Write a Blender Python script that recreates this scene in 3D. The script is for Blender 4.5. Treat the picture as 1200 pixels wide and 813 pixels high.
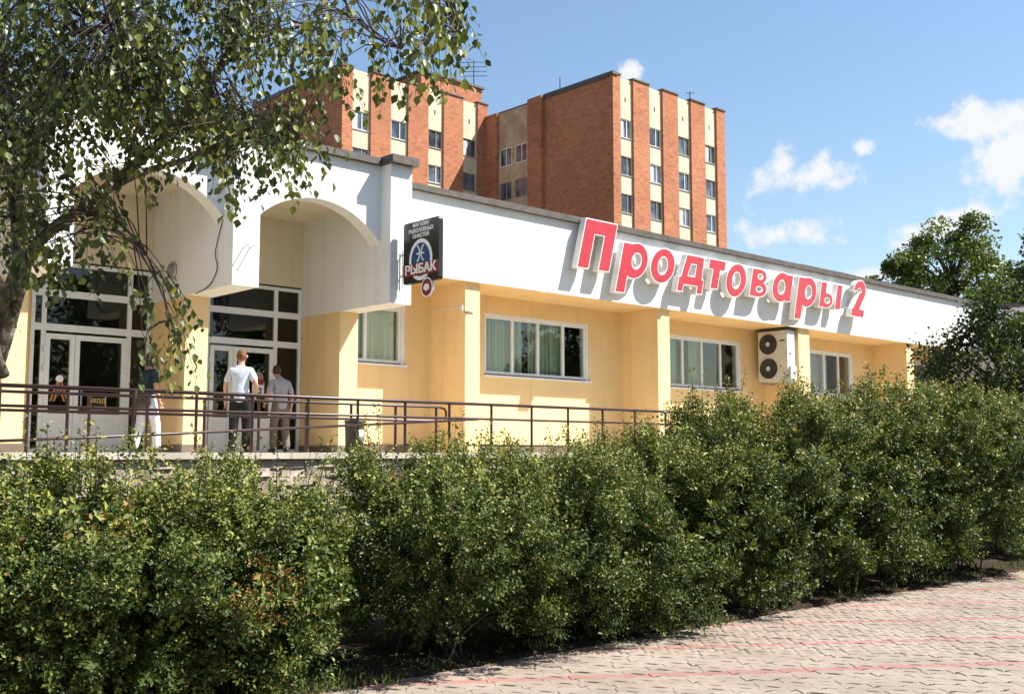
import bpy, bmesh, math, random
import numpy as np
from mathutils import Vector, Matrix
random.seed(7); RNG = np.random.default_rng(7)
for o in list(bpy.data.objects): bpy.data.objects.remove(o)
SC = bpy.context.scene; COL = SC.collection
R_ = math.radians

# ------------------------------------------------------------------ camera
EYE = Vector((0, 0, 1.6)); YAW, PITCH, FOC = R_(47.364), R_(5.599), 1270.0
cam_d = bpy.data.cameras.new('camera'); cam = bpy.data.objects.new('camera', cam_d); COL.objects.link(cam)
cam_d.sensor_width = 36; cam_d.lens = 36 * FOC / 1200; cam_d.clip_end = 2000; cam_d.clip_start = .05
FWD = Vector((math.cos(YAW) * math.cos(PITCH), math.sin(YAW) * math.cos(PITCH), math.sin(PITCH)))
RGT = Vector((math.sin(YAW), -math.cos(YAW), 0)); UPV = RGT.cross(FWD)
cam.location = EYE; cam.rotation_euler = FWD.to_track_quat('-Z', 'Y').to_euler()
SC.camera = cam
def at(u, v, d):            # survey helper: a sighted point and its distance -> place in the world
    return EYE + (FWD + RGT * ((u - 600) / FOC) + UPV * ((406.5 - v) / FOC)) * d
def depth_px(p):
    q = Vector(p) - EYE; z = q.dot(FWD)
    return z, 600 + FOC * q.dot(RGT) / z, 406.5 - FOC * q.dot(UPV) / z

# ------------------------------------------------------------------ sky, sun, exposure
SUN = Vector((1.06, -1.0, 1.78)).normalized()
W = bpy.data.worlds.new('World'); SC.world = W; W.use_nodes = True
nt = W.node_tree; N = nt.nodes; LK = nt.links; N.clear()
def nd(t, **k):
    n = N.new(t)
    for a, b in k.items(): setattr(n, a, b)
    return n
def sock(n, i, v):
    if hasattr(v, 'is_output'): LK.new(v, n.inputs[i])
    else: n.inputs[i].default_value = v
def mth(op, a, b=0.0, c=None, clamp=False):
    n = nd('ShaderNodeMath', operation=op, use_clamp=clamp); sock(n, 0, a); sock(n, 1, b)
    if c is not None: sock(n, 2, c)
    return n.outputs[0]
def vm(op, a, b):
    n = nd('ShaderNodeVectorMath', operation=op); sock(n, 0, a); sock(n, 1, b)
    return n.outputs['Value'] if op in ('DOT_PRODUCT', 'LENGTH') else n.outputs[0]
sky = nd('ShaderNodeTexSky', sky_type='NISHITA', sun_disc=False)
sky.sun_elevation = math.asin(SUN.z); sky.sun_rotation = math.atan2(SUN.x, SUN.y)
sky.air_density = 1.25; sky.dust_density = .7; sky.ozone_density = 2.2; sky.altitude = 100
SKY_S = .070
tc = nd('ShaderNodeTexCoord'); DIR = tc.outputs['Generated']
CLOUDS = [((940, 210), 66, 27), ((918, 192), 26, 26), ((965, 198), 34, 26), ((1010, 173), 15, 11), ((1150, 143), 60, 30), ((1185, 185), 48, 40),
          ((1225, 165), 60, 46), ((912, 274), 74, 27), ((738, 84), 18, 18), ((1072, 280), 34, 26), ((1020, 322), 38, 14), ((1120, 262), 40, 24),
          ((1330, 150), 80, 50), ((1400, 300), 90, 30), ((-200, 120), 110, 50), ((-330, 300), 90, 40), ((1480, 90), 70, 50)]
mask = None
for (u, v), rx, ry in CLOUDS:
    c = (at(u, v, 1) - EYE).normalized(); t = Vector((c.y, -c.x, 0)).normalized(); up = t.cross(c)
    if up.z < 0: up = -up
    df = vm('SUBTRACT', DIR, tuple(c))
    a = mth('MULTIPLY', vm('DOT_PRODUCT', df, tuple(t)), FOC / rx); b = mth('MULTIPLY', vm('DOT_PRODUCT', df, tuple(up)), FOC / ry)
    r2 = mth('ADD', mth('MULTIPLY', a, a), mth('MULTIPLY', b, b))
    m = mth('SUBTRACT', 1.0, mth('SQRT', r2))
    fr = vm('DOT_PRODUCT', DIR, tuple(c)); m = mth('MULTIPLY_ADD', mth('LESS_THAN', fr, 0.0), -9.0, m)
    mask = m if mask is None else mth('MAXIMUM', mask, m)
def noise(vec, scale, detail, rough=.55, dim='3D'):
    n = nd('ShaderNodeTexNoise', noise_dimensions=dim); LK.new(vec, n.inputs['Vector'])
    n.inputs['Scale'].default_value = scale; n.inputs['Detail'].default_value = detail; n.inputs['Roughness'].default_value = rough
    return n.outputs[0]
n1 = noise(DIR, 24, 10, .62); n2 = noise(DIR, 7, 3)
mask = mth('MAXIMUM', mask, -1.2)
dens = mth('ADD', mth('MULTIPLY', mask, 1.0), mth('MULTIPLY', mth('SUBTRACT', n1, .5), 3.6))
far = mth('MULTIPLY', mth('SUBTRACT', n2, .70), 4.0)
behind = mth('LESS_THAN', vm('DOT_PRODUCT', DIR, tuple(FWD)), .45)
dens = mth('MAXIMUM', dens, mth('MULTIPLY_ADD', behind, 1.0, mth('SUBTRACT', far, 1.0)))
mr = nd('ShaderNodeMapRange', interpolation_type='SMOOTHSTEP'); LK.new(dens, mr.inputs[0])
mr.inputs[1].default_value = 0; mr.inputs[2].default_value = .75
cf = mth('MULTIPLY', mr.outputs[0], .97)
mx = nd('ShaderNodeMix', data_type='RGBA'); LK.new(cf, mx.inputs[0])
hs = nd('ShaderNodeHueSaturation'); hs.inputs['Saturation'].default_value = 1.04; LK.new(sky.outputs[0], hs.inputs['Color'])
LK.new(hs.outputs[0], mx.inputs[6]); mx.inputs[7].default_value = (5.4, 5.5, 5.6, 1)
bg = nd('ShaderNodeBackground'); LK.new(mx.outputs[2], bg.inputs[0]); bg.inputs[1].default_value = SKY_S
wo = nd('ShaderNodeOutputWorld'); LK.new(bg.outputs[0], wo.inputs[0])
sl = bpy.data.lights.new('sun', 'SUN'); sl.energy = 5.0; sl.angle = R_(.53); sl.color = (1, .955, .88)
so = bpy.data.objects.new('sun', sl); COL.objects.link(so); so.rotation_euler = SUN.to_track_quat('Z', 'Y').to_euler(); so.location = (20, -20, 40)
SC.view_settings.view_transform = 'Standard'; SC.view_settings.look = 'None'; SC.view_settings.gamma = 1
SC.view_settings.exposure = 1.32
SC.view_settings.use_curve_mapping = False

# ------------------------------------------------------------------ helpers
class MB:
    def __init__(s): s.v = []; s.f = []
    def add(s, vs, fs):
        o = len(s.v); s.v += [tuple(p) for p in vs]; s.f += [tuple(i + o for i in f) for f in fs]; return s
    def box(s, x0, x1, y0, y1, z0, z1):
        return s.add([(x0,y0,z0),(x1,y0,z0),(x1,y1,z0),(x0,y1,z0),(x0,y0,z1),(x1,y0,z1),(x1,y1,z1),(x0,y1,z1)],
                     [(0,3,2,1),(4,5,6,7),(0,1,5,4),(1,2,6,5),(2,3,7,6),(3,0,4,7)])
    def tube(s, pts, rad, n=8, cap=True):
        pts = [Vector(p) for p in pts]; k = len(pts)
        if not hasattr(rad, '__len__'): rad = [rad] * k
        o = len(s.v); ref = None
        for i, p in enumerate(pts):
            d = (pts[min(i + 1, k - 1)] - pts[max(i - 1, 0)]); d = d.normalized() if d.length > 1e-9 else Vector((0, 0, 1))
            if ref is None: ref = Vector((1, 0, 0)) if abs(d.x) < .8 else Vector((0, 1, 0))
            a = (ref - d * ref.dot(d)).normalized(); ref = a; b = d.cross(a)
            for j in range(n):
                t = 2 * math.pi * j / n; q = p + (a * math.cos(t) + b * math.sin(t)) * rad[i]; s.v.append(tuple(q))
        for i in range(k - 1):
            for j in range(n):
                j2 = (j + 1) % n; s.f.append((o + i*n + j, o + i*n + j2, o + (i+1)*n + j2, o + (i+1)*n + j))
        if cap:
            s.f.append(tuple(o + j for j in reversed(range(n)))); s.f.append(tuple(o + (k-1)*n + j for j in range(n)))
        return s
    def lathe(s, c, axis, prof, n=20):      # prof: (distance along axis, radius)
        ax = Vector(axis).normalized(); a = ax.orthogonal().normalized(); b = ax.cross(a); c = Vector(c); o = len(s.v)
        for h, r in prof:
            for j in range(n):
                t = 2*math.pi*j/n; s.v.append(tuple(c + ax*h + (a*math.cos(t) + b*math.sin(t))*r))
        for i in range(len(prof) - 1):
            for j in range(n):
                j2 = (j+1) % n; s.f.append((o+i*n+j, o+i*n+j2, o+(i+1)*n+j2, o+(i+1)*n+j))
        s.f.append(tuple(o+j for j in reversed(range(n)))); s.f.append(tuple(o+(len(prof)-1)*n+j for j in range(n)))
        return s
    def obj(s, name, mat, parent=None, smooth=False, loc=None):
        me = bpy.data.meshes.new(name); me.from_pydata(s.v, [], s.f); me.update()
        if smooth: me.polygons.foreach_set('use_smooth', [True] * len(me.polygons))
        return link(name, me, mat, parent, loc)
def link(name, me, mat, parent=None, loc=None):
    o = bpy.data.objects.new(name, me); COL.objects.link(o)
    if mat is not None and not me.materials: me.materials.append(mat)
    if parent is not None:
        o.parent = parent; o.matrix_parent_inverse = Matrix.Translation(-parent.location) if parent.type == 'EMPTY' and parent.parent is None and parent.get('w') is None else Matrix.Identity(4)
    if loc is not None: o.location = loc
    return o
def tag(o, label, cat, group=None):
    o['label'] = label; o['category'] = cat
    if group: o['group'] = group
    return o
def kind(o, k): o['kind'] = k; return o
def thing(name, loc, label, cat, group=None):
    e = bpy.data.objects.new(name, None); COL.objects.link(e); e.location = loc; e.empty_display_size = .2
    return tag(e, label, cat, group)
def np_mesh(name, V, F, attrs=None):        # V (n,3), F list of int arrays (m,k)
    me = bpy.data.meshes.new(name); me.vertices.add(len(V)); me.vertices.foreach_set('co', np.asarray(V, dtype=np.float32).ravel())
    loops = np.concatenate([f.ravel() for f in F]); tot = np.concatenate([np.full(len(f), f.shape[1]) for f in F])
    me.loops.add(len(loops)); me.loops.foreach_set('vertex_index', loops.astype(np.int32))
    me.polygons.add(len(tot)); st = np.concatenate([[0], np.cumsum(tot)[:-1]])
    me.polygons.foreach_set('loop_start', st.astype(np.int32)); me.polygons.foreach_set('loop_total', tot.astype(np.int32))
    for k, a in (attrs or {}).items():
        at_ = me.attributes.new(k, 'FLOAT', 'POINT'); at_.data.foreach_set('value', np.asarray(a, dtype=np.float32))
    me.update(calc_edges=True); me.validate(); return me

# ------------------------------------------------------------------ materials
class Mat:
    def __init__(s, name):
        s.m = bpy.data.materials.new(name); s.m.use_nodes = True; s.t = s.m.node_tree; s.n = s.t.nodes
        s.b = s.n['Principled BSDF']; s.out = s.n['Material Output']; s.co = s.n.new('ShaderNodeTexCoord').outputs['Object']
        s.pos = s.n.new('ShaderNodeNewGeometry')
    def node(s, t, **k):
        n = s.n.new(t)
        for a, b in k.items(): setattr(n, a, b)
        return n
    def l(s, a, b): s.t.links.new(a, b)
    def noise(s, scale, detail=4, rough=.55, vec=None, st=None):
        n = s.node('ShaderNodeTexNoise'); v = vec or s.pos.outputs['Position']
        if st:
            mp = s.node('ShaderNodeMapping'); s.l(v, mp.inputs[0]); mp.inputs['Scale'].default_value = st; v = mp.outputs[0]
        s.l(v, n.inputs['Vector']); n.inputs['Scale'].default_value = scale; n.inputs['Detail'].default_value = detail; n.inputs['Roughness'].default_value = rough
        return n.outputs[0]
    def ramp(s, f, stops):
        r = s.node('ShaderNodeValToRGB'); e = r.color_ramp.elements
        while len(e) < len(stops): e.new(.5)
        for x, (p, c) in zip(e, stops): x.position = p; x.color = (*c, 1) if len(c) == 3 else c
        s.l(f, r.inputs[0]); return r.outputs[0]
    def mix(s, f, a, b, mode='MIX'):
        n = s.node('ShaderNodeMix', data_type='RGBA', blend_type=mode)
        for i, v in ((0, f), (6, a), (7, b)):
            if hasattr(v, 'is_output'): s.l(v, n.inputs[i])
            else: n.inputs[i].default_value = v if i == 0 else (*v, 1)
        return n.outputs[2]
    def math(s, op, a, b=0.0):
        n = s.node('ShaderNodeMath', operation=op)
        for i, v in ((0, a), (1, b)):
            if hasattr(v, 'is_output'): s.l(v, n.inputs[i])
            else: n.inputs[i].default_value = v
        return n.outputs[0]
    def col(s, c):
        if hasattr(c, 'is_output'): s.l(c, s.b.inputs['Base Color'])
        else: s.b.inputs['Base Color'].default_value = (*c, 1)
        return s
    def rough(s, r, spec=.5, metal=0):
        if hasattr(r, 'is_output'): s.l(r, s.b.inputs['Roughness'])
        else: s.b.inputs['Roughness'].default_value = r
        s.b.inputs['Specular IOR Level'].default_value = spec; s.b.inputs['Metallic'].default_value = metal; return s
    def bump(s, h, strength=.3, dist=.01):
        b = s.node('ShaderNodeBump'); b.inputs['Strength'].default_value = strength; b.inputs['Distance'].default_value = dist
        s.l(h, b.inputs['Height']); s.l(b.outputs[0], s.b.inputs['Normal']); return s
def plaster(name, c, dirt=.12, grain=60):
    m = Mat(name); big = m.noise(.9, 5); fine = m.noise(grain, 3, .7); st = m.noise(1.6, 5, .6, st=(2.2, 2.2, .12))
    d = tuple(x * (1 - dirt) for x in c)
    k = m.ramp(big, [(.35, d), (.62, c)])
    g = tuple(x * q for x, q in zip(c, (.76, .74, .70)))
    k = m.mix(m.math('MULTIPLY', m.ramp(st, [(.52, (0,0,0)), (.74, (1,1,1))]), .5), k, g)
    k = m.mix(.13, k, m.ramp(fine, [(.3, (.3,.3,.3)), (.7, (1,1,1))]), 'MULTIPLY')
    return m.col(k).rough(.92, .2).bump(fine, .35, .006).m
def plain(name, c, r=.5, metal=0, spec=.5, var=.15, scale=9):
    m = Mat(name); n = m.noise(scale, 5)
    return m.col(m.ramp(n, [(.3, tuple(x*(1-var) for x in c)), (.7, tuple(min(1, x*(1+var*.5)) for x in c))])).rough(r, spec, metal).m
def leafmat(name, stops, trans=.35, gloss=.28, rough=.42):
    m = Mat(name); a = m.node('ShaderNodeAttribute', attribute_name='lv').outputs['Fac']
    c = m.ramp(a, stops); m.col(c).rough(rough, gloss)
    tr = m.node('ShaderNodeBsdfTranslucent'); hv = m.node('ShaderNodeHueSaturation'); hv.inputs['Saturation'].default_value = 1.1; hv.inputs['Value'].default_value = 1.5; hv.inputs['Hue'].default_value = .485
    m.l(c, hv.inputs['Color']); m.l(hv.outputs[0], tr.inputs[0])
    mx = m.node('ShaderNodeMixShader'); mx.inputs[0].default_value = trans
    m.l(m.b.outputs[0], mx.inputs[1]); m.l(tr.outputs[0], mx.inputs[2]); m.l(mx.outputs[0], m.out.inputs[0]); return m.m
def glassmat(name, tint=(.9, .95, .94), k=1.0):
    m = Mat(name); lw = m.node('ShaderNodeLayerWeight'); lw.inputs[0].default_value = .5
    tr = m.node('ShaderNodeBsdfTransparent'); tr.inputs[0].default_value = (*tint, 1)
    gl = m.node('ShaderNodeBsdfGlossy'); gl.inputs['Roughness'].default_value = .012
    wob = m.noise(1.3, 2); b = m.node('ShaderNodeBump'); b.inputs['Strength'].default_value = .03; b.inputs['Distance'].default_value = .05
    m.l(wob, b.inputs['Height']); m.l(b.outputs[0], gl.inputs['Normal'])
    mx = m.node('ShaderNodeMixShader'); m.l(m.math('ADD', m.math('MULTIPLY', m.math('POWER', lw.outputs['Facing'], 4.0), .9*k), .055*k), mx.inputs[0])
    m.l(tr.outputs[0], mx.inputs[1]); m.l(gl.outputs[0], mx.inputs[2]); m.l(mx.outputs[0], m.out.inputs[0]); return m.m

WHITE = plaster('white_plaster', (.80, .80, .78), .07)
YELLOW = plaster('yellow_plaster', (.83, .61, .325), .08)
BOUNCEW = plaster('porch_bounce_tint', (.72, .65, .50), .1)  # white porch plaster, warm bounce light put into its colour
PVC = plain('white_pvc', (.74, .77, .80), .35, var=.05)
FLASH = plain('brown_flashing', (.085, .068, .058), .55, var=.45, scale=5)
PLINTH = plaster('plinth_stone', (.22, .17, .13), .4, 25)
RAILM = plain('maroon_rail_paint', (.036, .014, .013), .38, var=.3)
GLASS = glassmat('window_glass'); GLASSD = glassmat('door_glass', (.55, .6, .6), .8)
DARK = plain('dark_interior', (.035, .034, .032), .9)
INT = plain('interior_wall', (.33, .29, .23), .9)
ROOF = plain('bitumen_roof', (.06, .058, .055), .9, var=.3)
CONC = plaster('terrace_concrete', (.58, .50, .38), .18, 30)
COPE = plaster('coping_stone', (.52, .47, .39), .25, 35)
METAL = plain('grey_steel', (.42, .42, .42), .4, .7)
BLACK = plain('black_panel', (.012, .012, .013), .3)
PAPER = plain('white_print', (.80, .80, .80), .5, var=.03)
def curtain_mat(name, a, b, sc):
    m = Mat(name); return m.col(m.ramp(m.noise(sc, 3, .6, st=(1, 1, .02)), [(.3, a), (.7, b)])).rough(.9, .1).m
CURT = curtain_mat('green_curtain', (.22, .26, .18), (.46, .50, .38), 14)
CURTY = curtain_mat('yellow_curtain', (.42, .38, .17), (.66, .62, .38), 12)
def brickmat(name, a, b, mortar):
    m = Mat(name); br = m.node('ShaderNodeTexBrick')
    sx = m.node('ShaderNodeSeparateXYZ'); m.l(m.pos.outputs['Position'], sx.inputs[0]); cb = m.node('ShaderNodeCombineXYZ')
    m.l(m.math('ADD', sx.outputs[0], sx.outputs[1]), cb.inputs[0]); m.l(sx.outputs[2], cb.inputs[1]); m.l(cb.outputs[0], br.inputs['Vector'])
    br.inputs['Scale'].default_value = 1; br.inputs['Brick Width'].default_value = .26; br.inputs['Row Height'].default_value = .078; br.inputs['Mortar Size'].default_value = .008
    br.inputs['Color1'].default_value = (*a, 1); br.inputs['Color2'].default_value = (*b, 1); br.inputs['Mortar'].default_value = (*mortar, 1); br.inputs['Bias'].default_value = -.1
    v = m.noise(1.5, 7, .8, st=(1.0, 1.0, 3.0)); v2 = m.noise(.22, 3)
    k = m.mix(.8, br.outputs[0], m.ramp(v, [(.32, (.42, .38, .38)), (.48, (.95, .95, .95)), (.72, (1.25, 1.18, 1.1))]), 'MULTIPLY')
    k = m.mix(.5, k, m.ramp(v2, [(.3, (.66, .62, .62)), (.7, (1.12, 1.12, 1.12))]), 'MULTIPLY')
    return m.col(k).rough(.93, .15).m
BRICK = brickmat('red_brick', (.47, .178, .088), (.34, .115, .056), (.35, .23, .16))
CREAM = plaster('cream_panel', (.64, .53, .39), .14, 8)
CREAM_SHADE = plaster('shade_toned_panel', (.52, .38, .25), .35, 5)  # shaded copy of the cream panel, the shade put into its colour
TFRAME = plain('aged_window_frame', (.30, .24, .19), .6, var=.4); TWHITE = plain('tower_white_frame', (.68, .68, .66), .5)
m = Mat('tower_glass'); m.col(m.ramp(m.noise(.8, 2), [(.4, (.03, .04, .05)), (.65, (.12, .15, .18))])).rough(.06, .7); TGLASS = m.m
TCURT = plain('tower_curtain', (.45, .47, .48), .9, var=.3, scale=2)

# ------------------------------------------------------------------ ground, pavement, soil
m = Mat('far_ground'); m.col(m.ramp(m.noise(.08, 6), [(.35, (.10, .10, .055)), (.65, (.17, .15, .10))])).rough(.95, .1); GROUND = m.m
kind(MB().add([(-900,-900,-.06),(900,-900,-.06),(900,900,-.06),(-900,900,-.06)], [(0,1,2,3)]).obj('ground', GROUND), 'structure')
m = Mat('joint_sand'); m.col(m.ramp(m.noise(14, 5), [(.3, (.075, .064, .05)), (.7, (.14, .12, .097))])).rough(.98, .1); SAND = m.m
pave = kind(MB().add([(-14,-12,-.022),(45,-12,-.022),(45,6.5,-.022),(-14,6.5,-.022)], [(0,1,2,3)]).obj('pavement', SAND), 'structure')
def pavermat(name, c1, c2, c3):
    m = Mat(name); oi = m.node('ShaderNodeObjectInfo').outputs['Random']; isl = m.pos.outputs['Random Per Island']
    r = m.math('FRACT', m.math('ADD', oi, isl))
    k = m.ramp(r, [(0, c1), (.5, c2), (1, c3)])
    k = m.mix(.75, k, m.ramp(m.noise(1.1, 6, .65), [(.34, (.74, .72, .69)), (.6, (1, 1, 1))]), 'MULTIPLY')
    fn = m.noise(70, 4, .7); k = m.mix(.45, k, m.ramp(fn, [(.3, (.6, .6, .6)), (.65, (1.05, 1.05, 1.05))]), 'MULTIPLY')
    return m.col(k).rough(.9, .25).bump(fn, .5, .003).m
PGREY = pavermat('grey_paver', (.255, .208, .168), (.275, .226, .185), (.295, .243, .20))
PRED = pavermat('red_paver', (.285, .152, .128), (.30, .163, .138), (.315, .172, .148))
TL, TW = .20, .1167
def paver_geo():
    xs = [-TL/2 + TL*i/6 for i in range(7)]; w = lambda x: -.026*math.sin(2*math.pi*x/TL)
    lo = [(x, -TW/2 + w(x)) for x in xs]; hi = [(x, TW/2 + w(x)) for x in reversed(xs)]
    o = lo + hi
    def ins(p, d): return (p[0]*(1 - d*.16/(TL/2)), p[1] - math.copysign(d, p[1] - w(p[0])))
    n = len(o); V = [(*ins(p, .0035), -.03) for p in o] + [(*ins(p, .0035), -.004) for p in o] + [(*ins(p, .008), 0) for p in o]
    F = []
    for r in range(2):
        for i in range(n): j = (i+1) % n; F.append((r*n+i, r*n+j, (r+1)*n+j, (r+1)*n+i))
    for i in range(6): F.append((2*n+i, 2*n+i+1, 2*n+n-2-i, 2*n+n-1-i))
    return np.array(V), F
PV, PF = paver_geo(); TH = R_(-33.3); tdir = np.array([math.cos(TH), math.sin(TH)]); ndir = np.array([-math.sin(TH), math.cos(TH)])
cells = []
S0 = 7.80
for k in range(-90, 170):
    s = S0 + k * TW
    for i in range(-100, 180):
        c = tdir * (i * TL + .013*((k*7) % 5)) + ndir * s
        if -6 < c[0] < 27 and -2.5 < c[1] < 6.46: cells.append((k, c[0], c[1]))
ranked = []
for k, x, y in cells:
    z, u, v = depth_px((x, y, 0)); vis = z > .5 and -10 < u < 1210 and v < 818 and y < 6.4
    ranked.append((0 if vis else 1, z, k, x, y))
ranked.sort()
rot = np.array([[tdir[0], ndir[0]], [tdir[1], ndir[1]]])
pm = {}
for nm, mt in (('g', PGREY), ('r', PRED)):
    me = bpy.data.meshes.new('paver'); me.from_pydata(PV.tolist(), [], PF); me.materials.append(mt); pm[nm] = me
rest = {'g': [], 'r': []}
for idx, (vis, z, k, x, y) in enumerate(ranked):
    nm = 'r' if k % 9 == 0 else 'g'; dz = random.uniform(-.004, .003); tilt = (random.gauss(0, .006), random.gauss(0, .006))
    if idx < 300 and not vis:
        o = bpy.data.objects.new('paver', pm[nm]); COL.objects.link(o); o.parent = pave
        o.location = (x, y, dz); o.rotation_euler = (tilt[0], tilt[1], TH + random.gauss(0, .006))
    else: rest[nm].append((x, y, dz))
for nm, mt in (('g', PGREY), ('r', PRED)):
    P = np.array(rest[nm]); n = len(PV); V = PV.copy(); V[:, :2] = V[:, :2] @ rot.T
    AV = (P[:, None, :] + V[None]).reshape(-1, 3); off = (np.arange(len(P)) * n)[:, None, None]
    AF = (np.array(PF)[None] + off).reshape(-1, 4)
    kind(link('pavers', np_mesh('pavers', AV, [AF]), mt, pave), 'stuff')
# planting bed
m = Mat('bed_soil'); m.col(m.ramp(m.noise(9, 7, .7), [(.3, (.02, .015, .01)), (.7, (.055, .043, .03))])).rough(1, .05).bump(m.noise(30, 5), .9, .03); SOIL = m.m
nx, ny = 260, 40; gx = np.linspace(-14, 45, nx); gy = np.concatenate([np.linspace(6.34, 6.8, 16), np.linspace(6.9, 13.15, ny - 16)])
GX, GY = np.meshgrid(gx, gy); GZ = .03 + .05*np.clip((GY - 6.45)/.6, -1, 1) + .012*RNG.standard_normal(GX.shape) + .025*np.sin(GX*2.3)*np.sin(GX*.9 + 1)*(GY < 6.9)
GZ[0] = -.03; I = np.arange(nx*ny).reshape(ny, nx)
kind(link('soil_bed', np_mesh('soil_bed', np.stack([GX, GY, GZ], -1).reshape(-1, 3), [np.stack([I[:-1,:-1], I[:-1,1:], I[1:,1:], I[1:,:-1]], -1).reshape(-1, 4)]), SOIL), 'structure')

# ------------------------------------------------------------------ terrace
FZ = 1.60
terr = kind(MB().box(-14, 37, 13.38, 17.9, -.05, FZ).obj('terrace', CONC), 'structure')
m = Mat('wall_stone'); oi = m.node('ShaderNodeObjectInfo').outputs['Random']
k = m.mix(.8, m.ramp(oi, [(0, (.30, .24, .19)), (.5, (.40, .33, .27)), (1, (.48, .42, .36))]), m.ramp(m.noise(16, 6, .7), [(.3, (.5, .48, .46)), (.65, (1.05, 1.05, 1.05))]), 'MULTIPLY')
STONE = m.col(k).rough(.95, .15).bump(m.noise(40, 5, .7), .8, .01).m
stones = []
for q in range(8):
    b = MB().box(-.5, .5, -.06, .06, -.5, .5); me = bpy.data.meshes.new('stone'); me.from_pydata(b.v, [], b.f)
    bm = bmesh.new(); bm.from_mesh(me); bmesh.ops.bevel(bm, geom=bm.edges[:], offset=.025, segments=1, affect='EDGES')
    for v in bm.verts: v.co += Vector((random.uniform(-.04, .04), random.uniform(-.022, .022), random.uniform(-.07, .07)))
    bm.to_mesh(me); bm.free(); me.materials.append(STONE); stones.append(me)
x = -1.0
for row in range(5):
    z0 = 1.525 - .125*(row + 1); x = -1.0 + random.uniform(0, .2)
    while x < 15:
        w = random.uniform(.16, .36); o = bpy.data.objects.new('stone', random.choice(stones)); COL.objects.link(o); o.parent = terr
        o.location = (x + w/2, 13.35 + random.uniform(-.012, .012), z0 + .06); o.scale = (w*.97, 1, .118); x += w
for i in range(24):
    x = -8 + i*1.0; MB().box(x + .004, x + .996, 13.22, 13.75, FZ - .075, FZ + .012 + random.uniform(-.002, .002)).obj('coping_slab', COPE, terr)

# ------------------------------------------------------------------ shop building
shop = thing('shop_building', (13, 17, 1.6), 'long low white and yellow plastered shop with arched entrance porch', 'building')
def prt(name, mat, *boxes, parent=shop, smooth=False):
    b = MB()
    for q in boxes: b.box(*q)
    o = b.obj(name, mat, None, smooth); o.parent = parent
    o.matrix_parent_inverse = wm(parent).inverted(); return o
def wm(o):
    mt = Matrix.Translation(o.location) @ o.rotation_euler.to_matrix().to_4x4()
    return mt
def adopt(o, parent): o.parent = parent; o.matrix_parent_inverse = wm(parent).inverted(); return o
def wall_holes(x0, x1, z0, z1, y0, y1, holes):      # facade with real openings
    out = []; x = x0
    for a, b, c, d in sorted(holes):
        out += [(x, a, y0, y1, z0, z1), (a, b, y0, y1, z0, c), (a, b, y0, y1, d, z1)]; x = b
    return out + [(x, x1, y0, y1, z0, z1)]
YB, YF, YP, YA, YD = 17.35, 16.15, 14.8, 15.09, 17.6
PX = [(-.8, -.35), (2.2, 2.65), (5.10, 5.48), (7.87, 8.32), (10.81, 11.26)]
WIN = [(11.62, 13.06, 3.35, 4.52), (15.18, 18.42, 3.27, 4.60), (21.38, 24.42, 3.27, 4.60), (27.80, 30.22, 3.30, 4.63), (33.2, 36.2, 3.30, 4.63)]
prt('back_wall', YELLOW, *wall_holes(11.19, 36.7, 1.45, 5.02, YB, YB + .3, WIN))
prt('fascia', WHITE, (11.262, 36.7, YF, YF + .3, 4.98, 6.58))
prt('soffit', YELLOW, (11.264, 36.7, YF + .004, YB + .02, 4.976, 5.06))
for i in range(9):
    a = 11.35 + i*2.82; prt('cornice', FLASH, (a, min(a + 2.815, 36.85), YF - .10, YF + .42, 6.58 + random.uniform(-.006, .006), 6.705 + random.uniform(-.008, .008)))
for a, b in ((13.70, 14.08), (19.59, 20.02), (25.51, 26.04), (31.48, 31.92)):
    prt('pilaster', YELLOW, (a, b, YF + .09, YB + .05, 1.46, 4.974))
prt('plinth', PLINTH, (11.26, 36.65, YB - .035, YB + .1, 1.44, 1.77))
prt('roof', ROOF, (-.8, 36.6, YF + .42, 34, 6.45, 6.56))
prt('rear_wall', WHITE, (-.8, 36.6, 33.7, 34, 0, 6.45), (-.8, -.5, YD + .3, 33.7, 0, 6.45), (36.4, 36.6, 17.65, 33.7, 0, 6.45))
prt('interior_floor', INT, (-.4, 36.4, YD + .31, 33.6, 1.4, 1.62))
prt('interior_partition', INT, (-.4, 36.4, 22.0, 22.2, 1.62, 6.4))
prt('interior_ceiling', INT, (-.4, 36.4, YD + .31, 33.6, 5.1, 5.2))
prt('end_wing', WHITE, (36.705, 46, 12.0, 17.6, 1.0, 6.45)); prt('end_wing_cornice', FLASH, (36.6, 46.1, 11.9, 17.7, 6.45, 6.58))
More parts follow.
